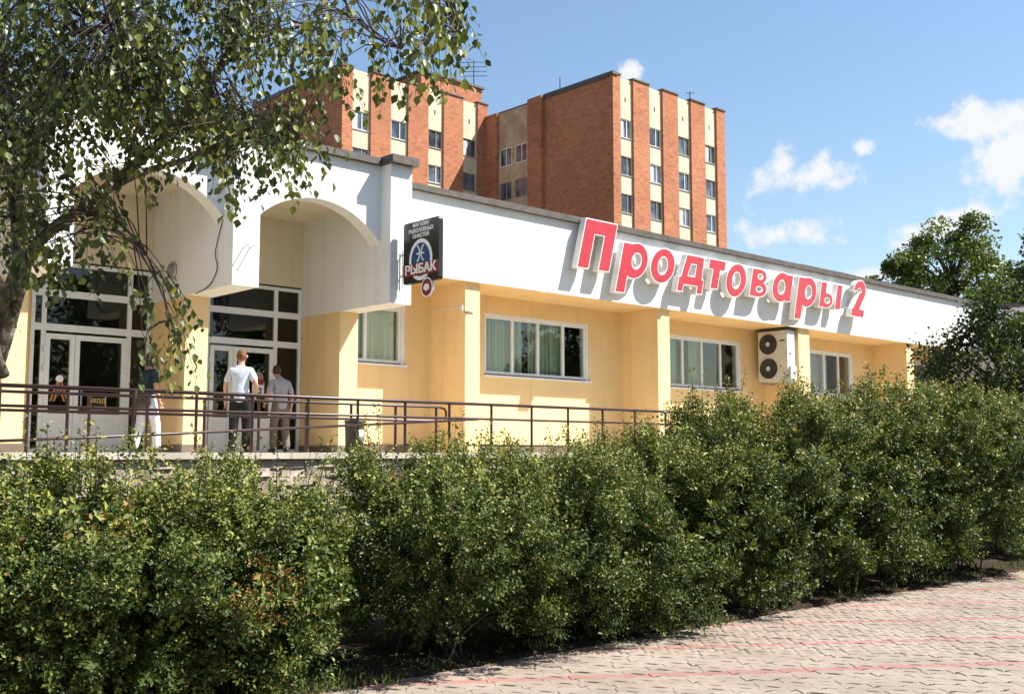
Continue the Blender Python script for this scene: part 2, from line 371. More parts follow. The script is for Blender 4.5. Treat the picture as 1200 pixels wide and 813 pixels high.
# porch
for i, (a, b) in enumerate(PX):
    prt('porch_pier', WHITE, (a, b, YP, YD + .02, 4.14, 6.55))
    prt('pier_base', YELLOW, (a + .003, b - .06, 16.3, YD + .02, 1.45, 4.138))
    prt('pier_plinth', PLINTH, (a - .02, b - .03, 16.275, YD, 1.44, 1.74))
    prt('pier_cap', FLASH, (a - .06, b + .06, YP - .13, YP + .75, 6.552, 6.69))
for (a0, a1), (b0, b1) in zip(PX[:-1], PX[1:]):
    n = 28; V = []; F = []; zs, zc = 5.18, 5.78
    for i in range(n + 1):
        t = i/n; x = a1 + (b0 - a1)*t; h = (b0 - a1)/2; rise = zc - zs; rr = (h*h + rise*rise)/(2*rise)
        z = zc - rr + math.sqrt(rr*rr - (x - (a1 + b0)/2)**2)
        V += [(x, YA, z), (x, YA, 6.55), (x, YA + .3, z), (x, YA + .3, 6.55)]
    for i in range(n):
        a = 4*i; b = a + 4; F += [(a, b, b+1, a+1), (a+2, a+3, b+3, b+2), (a, a+2, b+2, b), (a+1, b+1, b+3, a+3)]
    adopt(MB().add(V, F).obj('arch_wall', WHITE), shop)
    prt('porch_ceiling', BOUNCEW, (a1 + .002, b0 - .002, YA + .3, YD + .01, 5.94, 6.05))
    prt('porch_cornice', FLASH, (a1 + .062, b0 - .062, YA - .1, YA + .5, 6.552, 6.668))
    prt('porch_roof', ROOF, (a1, b0, YA + .5, YD + .3, 6.44, 6.5))
def glazing(name, x0, x1, y, rows, mull, parent, fr=.055, mat=PVC, glass=GLASS, depth=.07):
    """a framed glazed unit: rows = list of (z0, z1), mull = inner x positions"""
    z0, z1 = rows[0][0], rows[-1][1]; xs = [x0] + mull + [x1]
    bs = [(x0, x0 + fr, y, y + depth, z0, z1), (x1 - fr, x1, y, y + depth, z0, z1)]
    for a in mull: bs.append((a - fr*.62, a + fr*.62, y + .002, y + depth - .002, z0 + fr, z1 - fr))
    bs += [(x0 + fr, x1 - fr, y + .001, y + depth - .001, z0, z0 + fr), (x0 + fr, x1 - fr, y + .001, y + depth - .001, z1 - fr, z1)]
    for (a, b), (c, d) in zip(rows[:-1], rows[1:]): bs.append((x0 + fr, x1 - fr, y + .003, y + depth - .003, b - fr*.6, c + fr*.6))
    w = prt(name, mat, *bs, parent=parent)
    for a, b in zip(xs[:-1], xs[1:]):
        for c, d in rows:
            sub(prt('pane', glass, (a + .02, b - .02, y + .03, y + .042, c + .02, d - .02)), w)
    return w
def sub(o, par): o.parent = par; o.matrix_parent_inverse = Matrix.Identity(4); return o
def curtain(x0, x1, z0, z1, y, mat, par, amp=.03, wl=.11):
    n = int((x1 - x0)/.018) + 2; V = []; F = []; ph = random.uniform(0, 6)
    for i in range(n):
        x = x0 + (x1 - x0)*i/(n - 1); dy = amp*math.sin(6.28*x/wl + ph + .8*math.sin(x*3.1)); V += [(x, y + dy*.7, z1), (x, y + dy, z0)]
    for i in range(n - 1): F.append((2*i, 2*i+1, 2*i+3, 2*i+2))
    return sub(MB().add(V, F).obj('curtain', mat, None, True), par)
for i, (a, b, c, d) in enumerate(WIN):
    nm = {0: [12.12], 1: [16.02, 16.80, 17.60], 2: [21.95, 22.75, 23.55], 3: [28.65, 29.45], 4: [34, 35]}[i]
    w = glazing('window', a + .012, b - .09, YB + .03, [(c + .03, d - .05)], nm, shop)
    sub(prt('sill', PVC, (a - .03, b + .03, YB - .06, YB + .028, c - .045, c - .004)), w)
    sub(prt('reveal', PVC, (b - .088, b - .002, YB + .012, YB + .2, c + .002, d - .002), (a + .002, b - .09, YB + .014, YB + .2, d - .048, d - .002)), w)
    if i == 0: curtain(a + .55, b - .1, c, d, YB + .19, CURTY, w, .04, .16); curtain(a, a + .5, c, d, YB + .20, CURT, w)
    if i == 1: curtain(a, 16.45, c, d, YB + .19, CURT, w); curtain(16.62, 17.75, c, d, YB + .19, CURT, w)
    if i == 2: curtain(a, 21.9, c, d, YB + .20, CURT, w); curtain(22.4, 23.0, c, d, YB + .20, CURT, w)
    if i == 3: curtain(a + .1, 29.0, c, d, YB + .17, plain('pale_blind', (.5, .52, .54), .8), w, .01, .3)
# entrance glazing: the wall round the doors, then the units
for q in ((8.322, 10.808, YD, YD + .25, 4.70, 5.938), (5.482, 7.868, YD, YD + .25, 4.70, 5.938), (2.652, 5.098, YD, YD + .25, 4.70, 5.938), (-.348, 2.198, YD, YD + .25, 4.70, 5.938)): prt('porch_wall', BOUNCEW, q)
for q in ((8.26, 8.88, YD, YD + .25, 1.45, 4.698), (5.42, 5.90, YD, YD + .25, 1.45, 4.698), (2.59, 3.1, YD, YD + .25, 1.45, 4.698), (-.4, .1, YD, YD + .25, 1.45, 4.698)): prt('door_jamb_wall', YELLOW, q)
def leaf(x0, x1, z1, par, hinge):
    y = YD - .03; z0 = FZ + .02; fr = .075; lp = z0 + .52
    d = sub(prt('door_leaf', PVC, (x0, x0 + fr, y, y + .06, z0, z1), (x1 - fr, x1, y, y + .06, z0, z1), (x0 + fr, x1 - fr, y + .001, y + .059, z0, z0 + .1), (x0 + fr, x1 - fr, y + .001, y + .059, lp, lp + .09),
              (x0 + fr, x1 - fr, y + .001, y + .059, z1 - .085, z1), (x0 + fr, x1 - fr, y + .018, y + .045, z0 + .1, lp)), par)
    return d
def entrance(x0, x1, xm, split, right_side):
    y = YD - .02
    u = glazing('entrance_glazing', x0, x1, y, [(FZ + .015, 3.58), (3.62, 4.13), (4.17, 4.66)], right_side, shop, .06, PVC, GLASSD)
    for ch in list(u.children):       # the door bays take leaves, not the fixed low pane
        pass
    L = (x0 + .065, split - .006) if split else None
    for a, b, hg in ((xm, split - .004, -1), (split + .004, right_side[-1] - .04, 1)):
        leaf(a, b, 3.50, u, hg)
    hx = split + (.10 if True else 0)
    sub(MB().tube([(hx, YD - .035, 2.3), (hx, YD - .10, 2.33), (hx, YD - .10, 2.62), (hx, YD - .035, 2.65)], .013, 8).obj('door_handle', METAL, None, True), u)
    for hz in (2.9, 3.2):
        for hx in (xm - .005, right_side[-1] - .035):
            sub(prt('hinge', PVC, (hx - .025, hx + .025, YD - .055, YD - .025, hz, hz + .09)), u)
    return u
e2 = entrance(8.88, 10.80, 8.96, 9.40, [10.26])
e1 = entrance(5.90, 7.86, 6.13, 6.60, [6.10, 7.49])
e0 = entrance(3.1, 5.09, 3.3, 3.8, [3.25, 4.7])

# ------------------------------------------------------------------ writing and signs
def text(body, size, mat, name, mtx, bold=0., extrude=.001, sx=1.0):
    c = bpy.data.curves.new(name, 'FONT'); c.body = body; c.size = size; c.align_x = 'CENTER'; c.align_y = 'CENTER'; c.extrude = extrude; c.resolution_u = 4
    o = bpy.data.objects.new(name, c); COL.objects.link(o); bpy.context.view_layer.update()
    me = bpy.data.meshes.new_from_object(o.evaluated_get(bpy.context.evaluated_depsgraph_get())); bpy.data.objects.remove(o)
    bm = bmesh.new()
    for q, (dx, dy) in enumerate(((-bold, -bold*.5), (bold, -bold*.5), (-bold, bold*.5), (bold, bold*.5)) if bold else ((0, 0),)):
        m2 = me.copy(); m2.transform(Matrix.Translation((dx, dy, q*.0004)) @ Matrix.Diagonal((sx, 1, 1, 1))); bm.from_mesh(m2)
    bm.to_mesh(me); bm.free()
    me.transform(mtx); me.materials.clear(); return link(name, me, mat)
def frame_mtx(o, xd, yd):
    xd, yd = Vector(xd), Vector(yd); zd = xd.cross(yd); M_ = Matrix((xd, yd, zd)).transposed().to_4x4(); M_.translation = Vector(o); return M_
# big channel letters, drawn as distance fields so that body and red face share one outline
def rect(x0, x1, z0, z1): return lambda X, Z: np.maximum(np.maximum(x0 - X, X - x1), np.maximum(z0 - Z, Z - z1))
def ell(cx, cz, rx, rz): return lambda X, Z: (np.sqrt(((X - cx)/rx)**2 + ((Z - cz)/rz)**2) - 1) * min(rx, rz)
def poly(pts):
    def f(X, Z):
        d = np.full(X.shape, -9.); n = len(pts)
        for i in range(n):
            (ax, az), (bx, bz) = pts[i], pts[(i + 1) % n]; L = math.hypot(bx - ax, bz - az)
            d = np.maximum(d, ((bz - az)*(X - ax) - (bx - ax)*(Z - az))/L)
        return d
    return f
def U_(*fs): return lambda X, Z: np.minimum.reduce([f(X, Z) for f in fs])
def D_(a, *hs): return lambda X, Z: np.maximum.reduce([a(X, Z)] + [-h(X, Z) for h in hs])
def I_(a, b): return lambda X, Z: np.maximum(a(X, Z), b(X, Z))
def rr_(x): return D_(U_(rect(x, x + .33, 5.14, 6.31), ell(x + .50, 5.92, .43, .425)), ell(x + .54, 5.92, .15, .175))
LET = [
 ('П', 'big red capital letter П opening the rooftop shop lettering', (16.3, 17.8, 5.3, 6.9), D_(rect(16.49, 17.52, 5.55, 6.67), rect(16.86, 17.15, 5.4, 6.33))),
 ('р', 'red letter р with its stem beside the capital П', (17.6, 18.9, 5.0, 6.5), rr_(17.80)),
 ('о', 'first round ring letter of the sign, two places after the capital', (18.6, 19.9, 5.3, 6.5), D_(ell(19.26, 5.92, .435, .425), ell(19.26, 5.92, .16, .2))),
 ('д', 'red letter д with two feet over the yellow pilaster', (19.7, 21.0, 5.2, 6.5), D_(U_(poly([(19.92, 5.56), (20.78, 5.56), (20.74, 6.31), (20.06, 6.31)]), rect(19.886, 20.12, 5.38, 5.74), rect(20.62, 20.85, 5.38, 5.74), rect(19.886, 20.85, 5.56, 5.76)), poly([(20.22, 5.80), (20.47, 5.80), (20.47, 6.08), (20.29, 6.08)]))),
 ('т', 'red letter т with flat top bar and one stem', (20.8, 21.8, 5.4, 6.5), U_(rect(20.94, 21.61, 6.05, 6.32), rect(21.12, 21.43, 5.57, 6.32))),
 ('о', 'second round ring letter of the sign, just before letter в', (21.6, 22.7, 5.3, 6.5), D_(ell(22.12, 5.89, .42, .44), ell(22.12, 5.89, .155, .2))),
 ('в', 'red letter в with two stacked small bowls', (22.6, 23.7, 5.4, 6.5), D_(U_(rect(22.73, 23.12, 5.55, 6.30), ell(23.12, 5.765, .37, .215), ell(23.08, 6.09, .33, .21)), ell(23.13, 5.765, .11, .065), ell(23.11, 6.10, .095, .06))),
 ('а', 'red letter а with round bowl before the second tall-stemmed letter', (23.5, 24.8, 5.4, 6.5), D_(U_(ell(24.10, 5.925, .42, .41), rect(24.28, 24.58, 5.56, 6.30)), ell(24.10, 5.925, .15, .18))),
 ('р', 'red letter р with its stem over the air conditioner', (24.7, 25.9, 5.0, 6.5), rr_(24.84)),
 ('ы', 'red letter ы in two pieces before the number', (25.8, 27.2, 5.4, 6.5), U_(D_(U_(rect(25.95, 26.25, 5.57, 6.30), ell(26.3, 5.785, .34, .225)), ell(26.34, 5.785, .11, .07)), rect(26.76, 27.05, 5.57, 6.30))),
 ('2', 'big red numeral 2 closing the rooftop shop lettering', (27.4, 28.5, 5.3, 6.8), U_(rect(27.64, 28.34, 5.46, 5.71), D_(ell(27.98, 6.22, .34, .33), ell(27.97, 6.20, .10, .10), poly([(27.3, 5.6), (27.95, 5.6), (27.95, 6.14), (27.3, 6.14)]), poly([(27.6, 5.7), (28.05, 5.7), (27.97, 6.2), (27.6, 6.2)])), poly([(27.64, 5.6), (28.02, 5.6), (28.31, 6.12), (28.0, 6.22)]))),
]
def contours(f, box, iso, h=.0125):
    x0, x1, z0, z1 = box; xs = np.arange(x0, x1, h); zs = np.arange(z0, z1, h); X, Z = np.meshgrid(xs, zs); G = f(X, Z) - iso
    G[np.abs(G) < 1e-6] = 1e-6; S = G < 0; nxt = {}
    def cut(i, j, k, l):
        t = G[j, i]/(G[j, i] - G[l, k]); return (xs[i] + t*(xs[k] - xs[i]), zs[j] + t*(zs[l] - zs[j]))
    C = S[:-1,:-1].astype(int) + 2*S[:-1,1:] + 4*S[1:,1:] + 8*S[1:,:-1]
    E_ = {1: [(3,0)], 2: [(0,1)], 3: [(3,1)], 4: [(1,2)], 5: [(3,2),(1,0)], 6: [(0,2)], 7: [(3,2)], 8: [(2,3)], 9: [(2,0)], 10: [(0,3),(2,1)], 11: [(2,1)], 12: [(1,3)], 13: [(1,0)], 14: [(0,3)]}
    key = lambda e, i, j: {0: ('h', i, j), 1: ('v', i+1, j), 2: ('h', i, j+1), 3: ('v', i, j)}[e]
    for j, i in zip(*np.nonzero((C > 0) & (C < 15))):
        for a, b in E_[C[j, i]]: nxt[key(a, i, j)] = key(b, i, j)
    pt = lambda k: cut(k[1], k[2], k[1]+1, k[2]) if k[0] == 'h' else cut(k[1], k[2], k[1], k[2]+1)
    loops = []
    while nxt:
        s = next(iter(nxt)); L = []; k = s
        while k in nxt: L.append(pt(k)); k = nxt.pop(k)
        out = [L[0]]                                  # drop points that lie on a straight run
        for q in range(1, len(L)):
            a, b, c = out[-1], L[q], L[(q+1) % len(L)]
            cr = (b[0]-a[0])*(c[1]-b[1]) - (b[1]-a[1])*(c[0]-b[0])
            if abs(cr) > 2e-6 * 6: out.append(b)
        if len(out) > 3: loops.append(out)
    return loops
def curve_solid(loops, y0, y1, name, mat, shear=.27):
    c = bpy.data.curves.new(name, 'CURVE'); c.dimensions = '2D'; c.fill_mode = 'BOTH'; c.extrude = abs(y1 - y0)/2
    for L in loops:
        s = c.splines.new('POLY'); s.points.add(len(L) - 1); s.use_cyclic_u = True
        for p, (x, z) in zip(s.points, L): p.co = (x + shear*(z - 5.55), z, 0, 1)
    o = bpy.data.objects.new(name, c); COL.objects.link(o); bpy.context.view_layer.update()
    me = bpy.data.meshes.new_from_object(o.evaluated_get(bpy.context.evaluated_depsgraph_get())); bpy.data.objects.remove(o)
    me.transform(Matrix.Translation((0, (y0 + y1)/2, 0)) @ Matrix.Rotation(math.pi/2, 4, 'X')); me.materials.clear(); return link(name, me, mat)
LBODY = plain('letter_box_plastic', (.74, .72, .69), .45, var=.12, scale=4); m = Mat('letter_red_face')
m.col(m.ramp(m.noise(3.5, 5), [(.3, (.39, .022, .032)), (.7, (.45, .032, .044))])).rough(.32, .5); LRED = m.m
for ch, lab, box, f in LET:
    cx = (box[0] + box[1])/2 + .1; t = thing('sign_letter', (cx, 16.03, 5.5), lab, 'letter', 'red letters of the shop name')
    adopt(curve_solid(contours(f, box, 0.0), 15.87, 16.03, 'letter_body', LBODY), t)
    adopt(curve_solid(contours(f, box, -.026), 15.862, 15.869, 'letter_face', LRED), t)
    for dx in (-.22, .2):
        adopt(MB().tube([(cx + dx, 16.03, 5.80), (cx + dx, YF - .001, 5.80)], .018, 8).obj('standoff', METAL), t)
# hanging fishing-shop sign, broadside to the street
SX = 11.0
sg = thing('hanging_sign', (SX, 14.2, 4.45), 'black projecting fishing shop sign with blue emblem and red band', 'sign')
def rounded(y0, y1, z0, z1, r, n=6):
    P = []
    for cy, cz, a0 in ((y1 - r, z1 - r, 0), (y0 + r, z1 - r, 90), (y0 + r, z0 + r, 180), (y1 - r, z0 + r, 270)):
        P += [(cy + r*math.cos(R_(a0 + 90*i/n)), cz + r*math.sin(R_(a0 + 90*i/n))) for i in range(n + 1)]
    return P
def prism_x(P, x0, x1, name, mat):
    n = len(P); V = [(x0, *p) for p in P] + [(x1, *p) for p in P]
    return MB().add(V, [tuple(range(n)), tuple(range(2*n - 1, n - 1, -1))] + [(i, i + n, (i+1) % n + n, (i+1) % n) for i in range(n)]).obj(name, mat)
SY0, SY1, SZ0, SZ1 = 13.72, 14.68, 4.44, 5.49; smy = (SY0 + SY1)/2
adopt(prism_x(rounded(SY0, SY1, SZ0, SZ1, .05), SX, SX + .09, 'panel', BLACK), sg)
for tx, zz, sz in (('МАГАЗИН', 5.425, .092), ('РЫБОЛОВНЫХ', 5.328, .092), ('СНАСТЕЙ', 5.235, .092)):
    adopt(text(tx, sz, PAPER, 'lettering', frame_mtx((SX - .002, smy, zz), (0, -1, 0), (0, 0, 1)), .0035), sg)
def ring_x(cy, cz, r0, r1, x, n=40, sq=1.12):
    V = []; F = []
    for i in range(n):
        t = 2*math.pi*i/n; V += [(x, cy + r0*math.cos(t), cz + r0*sq*math.sin(t)), (x, cy + r1*math.cos(t), cz + r1*sq*math.sin(t))]
    for i in range(n): a = 2*i; b = 2*((i+1) % n); F.append((a, a+1, b+1, b))
    return MB().add(V, F)
BLUE = plain('emblem_blue', (.015, .055, .17), .4); MAROON = plain('sign_maroon', (.20, .016, .018), .4)
adopt(ring_x(smy, 4.825, .0005, .255, SX - .003).obj('emblem_disc', BLUE), sg); adopt(ring_x(smy, 4.825, .255, .315, SX - .004).obj('emblem_ring', PAPER), sg)
def arcp(c, r, a0, a1, sy): return [(SX - .006, smy + sy*(c - r*math.cos(R_(a0 + (a1 - a0)*i/10))), 4.93 + r*math.sin(R_(a0 + (a1 - a0)*i/10))) for i in range(11)]
em = MB().tube(arcp(.19, .17, -52, 52, 1), .015, 6).tube(arcp(.19, .17, -52, 52, -1), .015, 6).tube([(SX - .006, smy - .1, 4.93), (SX - .006, smy + .1, 4.93)], .014, 6)
adopt(em.obj('fish_symbol', PAPER), sg)
adopt(MB().box(SX - .008, SX - .005, SY0 + .001, SY1 - .001, 4.56, 4.77).obj('band', MAROON), sg)
adopt(text('РЫБАК', .215, PAPER, 'lettering', frame_mtx((SX - .011, smy, 4.665), (0, -1, 0), (0, 0, 1)), .010, .001, 1.12), sg)
br = MB()
for zz in (4.62, 4.98): br.tube([(SX + .045, YP, zz), (SX + .045, SY1 - .02, zz)], .012, 6)
br.tube([(SX + .045, YP - .03, 4.42), (SX + .045, YP - .03, 5.05)], .012, 6).tube([(SX + .045, YP - .07, 4.5), (SX + .045, YP - .07, 5.0)], .009, 6)
adopt(br.obj('bracket', METAL), sg)
rs = thing('round_sign', (SX + .3, 14.2, 4.3), 'small round red sign with white fish mark under black sign', 'sign')
adopt(ring_x(14.02, 4.335, .0005, .15, SX - .01).add([], []).obj('disc', PAPER), rs); adopt(ring_x(14.02, 4.335, .0005, .128, SX - .013).obj('red_disc', MAROON), rs)
adopt(MB().add([(SX - .015, 14.02 + a, 4.335 + b) for a, b in ((.075, .03), (.04, .06), (-.06, .05), (-.07, -.04), (.0, -.05), (.03, -.075), (.05, -.03), (.09, -.03))], [tuple(range(8))]).obj('fish_mark', PAPER), rs)
adopt(MB().lathe((SX - .009, 14.02, 4.335), (1, 0, 0), [(0, .148), (.04, .148)], 28).obj('rim', PAPER), rs)
adopt(MB().tube([(SX + .02, 14.02, 4.47), (SX + .02, 14.02, 4.439)], .01, 6).obj('hanger', METAL), rs)
# notices on the door glass
GY_ = YD - .036
nt1 = thing('door_plate', (7.0, GY_, 2.4), 'dark entrance plate with yellow lettering on left double door', 'sign')
YEL = plain('plate_yellow', (.62, .47, .12), .5)
adopt(MB().box(6.83, 7.13, GY_ - .012, GY_, 2.30, 2.55).obj('panel', YEL), nt1); adopt(MB().box(6.85, 7.11, GY_ - .016, GY_ - .013, 2.36, 2.53).obj('plate', BLACK), nt1)
adopt(text('ВХОД', .095, YEL, 'lettering', frame_mtx((6.98, GY_ - .018, 2.445), (1, 0, 0), (0, 0, 1)), .003), nt1)
rb = thing('ribbon_sticker', (6.37, GY_, 2.4), 'crossed orange ribbon sticker with white flower on door glass', 'sticker')
ORG = plain('ribbon_orange', (.55, .20, .03), .6)
for sgn in (-1, 1):
    for k, mt in ((0, ORG), (1, BLACK), (2, ORG)):
        x0 = 6.37 + sgn*(k - 1)*.028; adopt(MB().add([(x0 - .013, GY_ - .006 - .002*(sgn > 0), 2.74), (x0 + .013, GY_ - .006 - .002*(sgn > 0), 2.74), (x0 + .013 + sgn*.11, GY_ - .006 - .002*(sgn > 0), 2.42), (x0 - .013 + sgn*.11, GY_ - .006 - .002*(sgn > 0), 2.42)], [(0, 1, 2, 3)]).obj('ribbon', mt), rb)
adopt(MB().lathe((6.37, GY_ - .012, 2.78), (0, 1, 0), [(0, .035), (.006, .062), (.009, .06)], 10).obj('flower', PAPER), rb)
ps = thing('door_poster', (9.9, GY_, 2.6), 'rounded red and white notice showing 22 on door glass', 'poster')
adopt(MB().box(9.79, 10.03, GY_ - .006, GY_, 2.62, 2.9).obj('sheet', PAPER), ps)
adopt(MB().lathe((9.91, GY_ - .005, 2.97), (0, 1, 0), [(0, .105), (.004, .105)], 24).obj('round_sheet', PLAIN_PINK := plain('pink_print', (.28, .17, .17), .5)), ps)
adopt(MB().box(9.80, 10.02, GY_ - .010, GY_ - .007, 2.84, 2.93).obj('red_strip', MAROON), ps)
adopt(text('22', .16, BLACK, 'lettering', frame_mtx((9.91, GY_ - .009, 2.72), (1, 0, 0), (0, 0, 1)), .005), ps)

# ------------------------------------------------------------------ fittings on the walls
ac = thing('air_conditioner', (24.7, 16.6, 3.5), 'white twin fan air conditioner unit hung beside yellow pilaster', 'air conditioner')
ACM = plain('ac_casing', (.62, .60, .54), .5, var=.1)
AX0, AX1, AY0, AY1, AZ0, AZ1 = 24.97, 25.36, 16.26, 17.18, 3.52, 4.90      # fans face along the shop front, back to the pilaster
cs_ = MB().box(AX0, AX1, AY0, AY1, AZ0, AZ1).obj('casing', ACM); bm = bmesh.new(); bm.from_mesh(cs_.data); bmesh.ops.bevel(bm, geom=bm.edges[:], offset=.018, segments=2, affect='EDGES'); bm.to_mesh(cs_.data); bm.free(); adopt(cs_, ac)
FANM = plain('fan_well', (.045, .045, .045), .7); WIRE = plain('grille_wire', (.10, .10, .10), .5)
for zc in (3.88, 4.54):
    yc = AY0 + .58
    adopt(MB().lathe((AX0 - .002, yc, zc), (-1, 0, 0), [(0, .275), (.012, .275), (.012, .25), (.004, .245)], 28).obj('fan_ring', FANM, None, True), ac)
    g = MB()
    for r in (.08, .13, .18, .23, .27): g.tube([(AX0 - .028, yc + r*math.cos(t*.2618), zc + r*math.sin(t*.2618)) for t in range(25)], .004, 5)
    for a in range(6): g.tube([(AX0 - .028, yc + .05*math.cos(a*1.047), zc + .05*math.sin(a*1.047)), (AX0 - .02, yc + .28*math.cos(a*1.047), zc + .28*math.sin(a*1.047))], .006, 5)
    adopt(g.obj('fan_grille', WIRE), ac)
    adopt(MB().lathe((AX0 - .022, yc, zc), (-1, 0, 0), [(0, .065), (.014, .06)], 18).obj('fan_hub', ACM), ac)
adopt(MB().box(AX0 - .005, AX0 - .001, AY0 + .06, AY0 + .22, 4.60, 4.635).obj('badge', BLACK), ac)
adopt(MB().box(AX0 + .08, AX1 - .05, AY0 - .07, AY0 - .001, 3.56, 3.93).obj('valve_cover', ACM), ac)
adopt(MB().box(AX0 + .1, AX0 + .2, AY0 - .006, AY0 - .001, 4.25, 4.28).obj('vent_slot', BLACK), ac)
for q in (AY0 + .12, AY1 - .16): adopt(MB().box(AX0 + .01, 25.51, q, q + .05, AZ0 - .06, AZ0 - .001).obj('bracket', METAL), ac)
adopt(MB().box(AX0 - .05, AX1 + .1, AY0 - .06, AY1 + .05, AZ1 + .02, AZ1 + .035).obj('rain_hood', FLASH), ac)
lm = thing('wall_lamp', (7.87, 16.81, 4.6), 'round bulkhead lamp on the white porch pier', 'lamp')
adopt(MB().lathe((7.868, 16.81, 4.6), (-1, 0, 0), [(0, .145), (.03, .145), (.045, .125)], 24).obj('lamp_ring', METAL, None, True), lm)
adopt(MB().lathe((7.83, 16.81, 4.6), (-1, 0, 0), [(0, .118), (.03, .10), (.05, .06), (.056, .02)], 24).obj('lamp_glass', plain('frosted_glass', (.22, .22, .2), .2), None, True), lm)
def smooth_path(P, k=6):
    P = [Vector(p) for p in P]; Q = [P[0]] + P + [P[-1]]; out = []
    for i in range(1, len(Q) - 2):
        for t in range(k):
            u = t/k; a, b, c, d = Q[i-1:i+3]
            out.append(.5*((2*b) + (c - a)*u + (2*a - 5*b + 4*c - d)*u*u + (3*b - a - 3*c + d)*u**3))
    return out + [P[-1]]
cb = [(7.855, 15.14, 5.3), (7.855, 15.12, 5.20), (7.85, 15.27, 4.85), (7.845, 15.31, 4.66), (7.85, 15.25, 4.43), (7.852, 15.5, 4.2), (7.853, 15.95, 4.12)]
tag(MB().tube(smooth_path(cb), .008, 6).obj('cable', BLACK), 'thin black cable dangling down the white porch pier', 'cable')
hk = thing('wall_bracket', (8.1, YP, 4.7), 'small twin metal hook bracket on white porch pier front', 'bracket')
for dx in (-.05, .06): adopt(MB().tube([(8.10 + dx, YP, 4.74), (8.12 + dx, YP - .12, 4.76), (8.09 + dx, YP - .2, 4.70)], .01, 6).obj('hook', METAL), hk)
cc = thing('security_camera', (13.72, 16.2, 4.4), 'small grey security camera on yellow pilaster corner', 'camera')
adopt(MB().box(13.655, 13.70, 16.27, 16.33, 4.40, 4.52).obj('junction_box', PVC), cc)
adopt(MB().lathe((13.70, 16.22, 4.36), (.3, -1, -.15), [(0, .03), (.02, .036), (.15, .036), (.16, .02)], 12).obj('camera_body', METAL, None, True), cc)
adopt(MB().tube([(13.69, 16.30, 4.42), (13.695, 16.2, 4.36)], .012, 6).obj('arm', METAL), cc)
adopt(MB().tube([(13.692, 16.30, 4.5), (13.692, 16.7, 4.505), (13.692, 17.34, 4.5)], .007, 5).obj('conduit', PVC), cc)
bn = thing('litter_bin', (9.55, 13.95, FZ), 'small dark litter bin with pale notice behind railing', 'bin')
BM_ = plain('bin_paint', (.03, .028, .028), .5)
adopt(MB().lathe((9.55, 13.95, FZ + .012), (0, 0, 1), [(.0, .13), (.02, .14), (.45, .155), (.47, .165), (.49, .165), (.49, .14), (.3, .13)], 16).obj('body', BM_, None, True), bn)
adopt(MB().box(9.48, 9.60, 13.785, 13.79, FZ + .2, FZ + .36).obj('notice', PAPER), bn)

# ------------------------------------------------------------------ railings
def railing(Y, xs, zt, name, label, extra):
    t = thing(name, (xs[0], Y, FZ), label, 'railing')
    for i, x in enumerate(xs):
        adopt(MB().tube([(x, Y, FZ), (x, Y, zt - .01)], .022 if i else .03, 8).lathe((x, Y, FZ + .012), (0, 0, 1), [(0, .05), (.008, .05)], 10).obj('post', RAILM, None, False), t)
    for n_, pts, r in extra: adopt(MB().tube(pts, r, 10).obj(n_, RAILM, None, True), t)
    return t
RY = 13.3
fx = [4.19 + .005, 4.99, 5.82, 6.68, 7.51, 8.40, 9.26, 10.14, 11.02, 11.92, 12.84, 13.73, 14.63, 15.52, 16.42, 17.3]
fx = [2.55, 3.37] + fx
ZT = 2.40
railing(RY + .15, fx, ZT, 'front_railing', 'maroon tubular railing along the terrace edge with sloping lower rail', [
    ('top_rail', [(1.2, RY + .15, ZT), (17.6, RY + .15, ZT)], .027), ('mid_rail', [(1.2, RY + .15, 2.16), (17.6, RY + .15, 2.16)], .020),
    ('sloping_rail', [(3.2, RY + .13, 1.70), (5.2, RY + .13, 1.79), (11.6, RY + .13, 2.15)], .020), ('bottom_rail', [(11.4, RY + .15, 1.73), (17.6, RY + .15, 1.73)], .015)])
BY = 14.05; bx = [3.9, 4.72, 5.49, 6.27, 7.1, 7.95, 8.75, 9.55, 10.40, 11.23]
railing(BY, bx, 2.365, 'inner_railing', 'shorter maroon handrail with rounded end between terrace edge and doors', [
    ('handrail', [(3.2, BY, 2.36), (11.3, BY, 2.36), (11.4, BY, 2.34), (11.44, BY, 2.29), (11.44, BY, 2.2), (11.40, BY, 2.15), (11.3, BY, 2.13), (3.2, BY, 2.13)], .021)])

# ------------------------------------------------------------------ people
def skin(name, V, E_, Rr, mat, parent, mtx, sub=2):
    me = bpy.data.meshes.new(name); me.from_pydata(V, E_, []); o = bpy.data.objects.new(name, me); COL.objects.link(o)
    o.modifiers.new('s', 'SKIN'); s2 = o.modifiers.new('d', 'SUBSURF'); s2.levels = s2.render_levels = sub
    for d, r in zip(me.skin_vertices[0].data, Rr): d.radius = r if hasattr(r, '__len__') else (r, r)
    me.skin_vertices[0].data[0].use_root = True
    bpy.context.view_layer.update()
    me2 = bpy.data.meshes.new_from_object(o.evaluated_get(bpy.context.evaluated_depsgraph_get())); bpy.data.objects.remove(o)
    me2.transform(mtx); me2.polygons.foreach_set('use_smooth', [True]*len(me2.polygons)); me2.materials.clear()
    return adopt(link(name, me2, mat), parent)
def cloth(name, c, sc=30):
    m = Mat(name); n = m.noise(sc, 3, .6); n2 = m.noise(7, 4)
    return m.col(m.ramp(n, [(.3, tuple(x*.82 for x in c)), (.7, c)])).rough(.9, .1).bump(n2, .6, .03).m
SKIN = plain('skin', (.50, .27, .19), .6, var=.1, spec=.3)
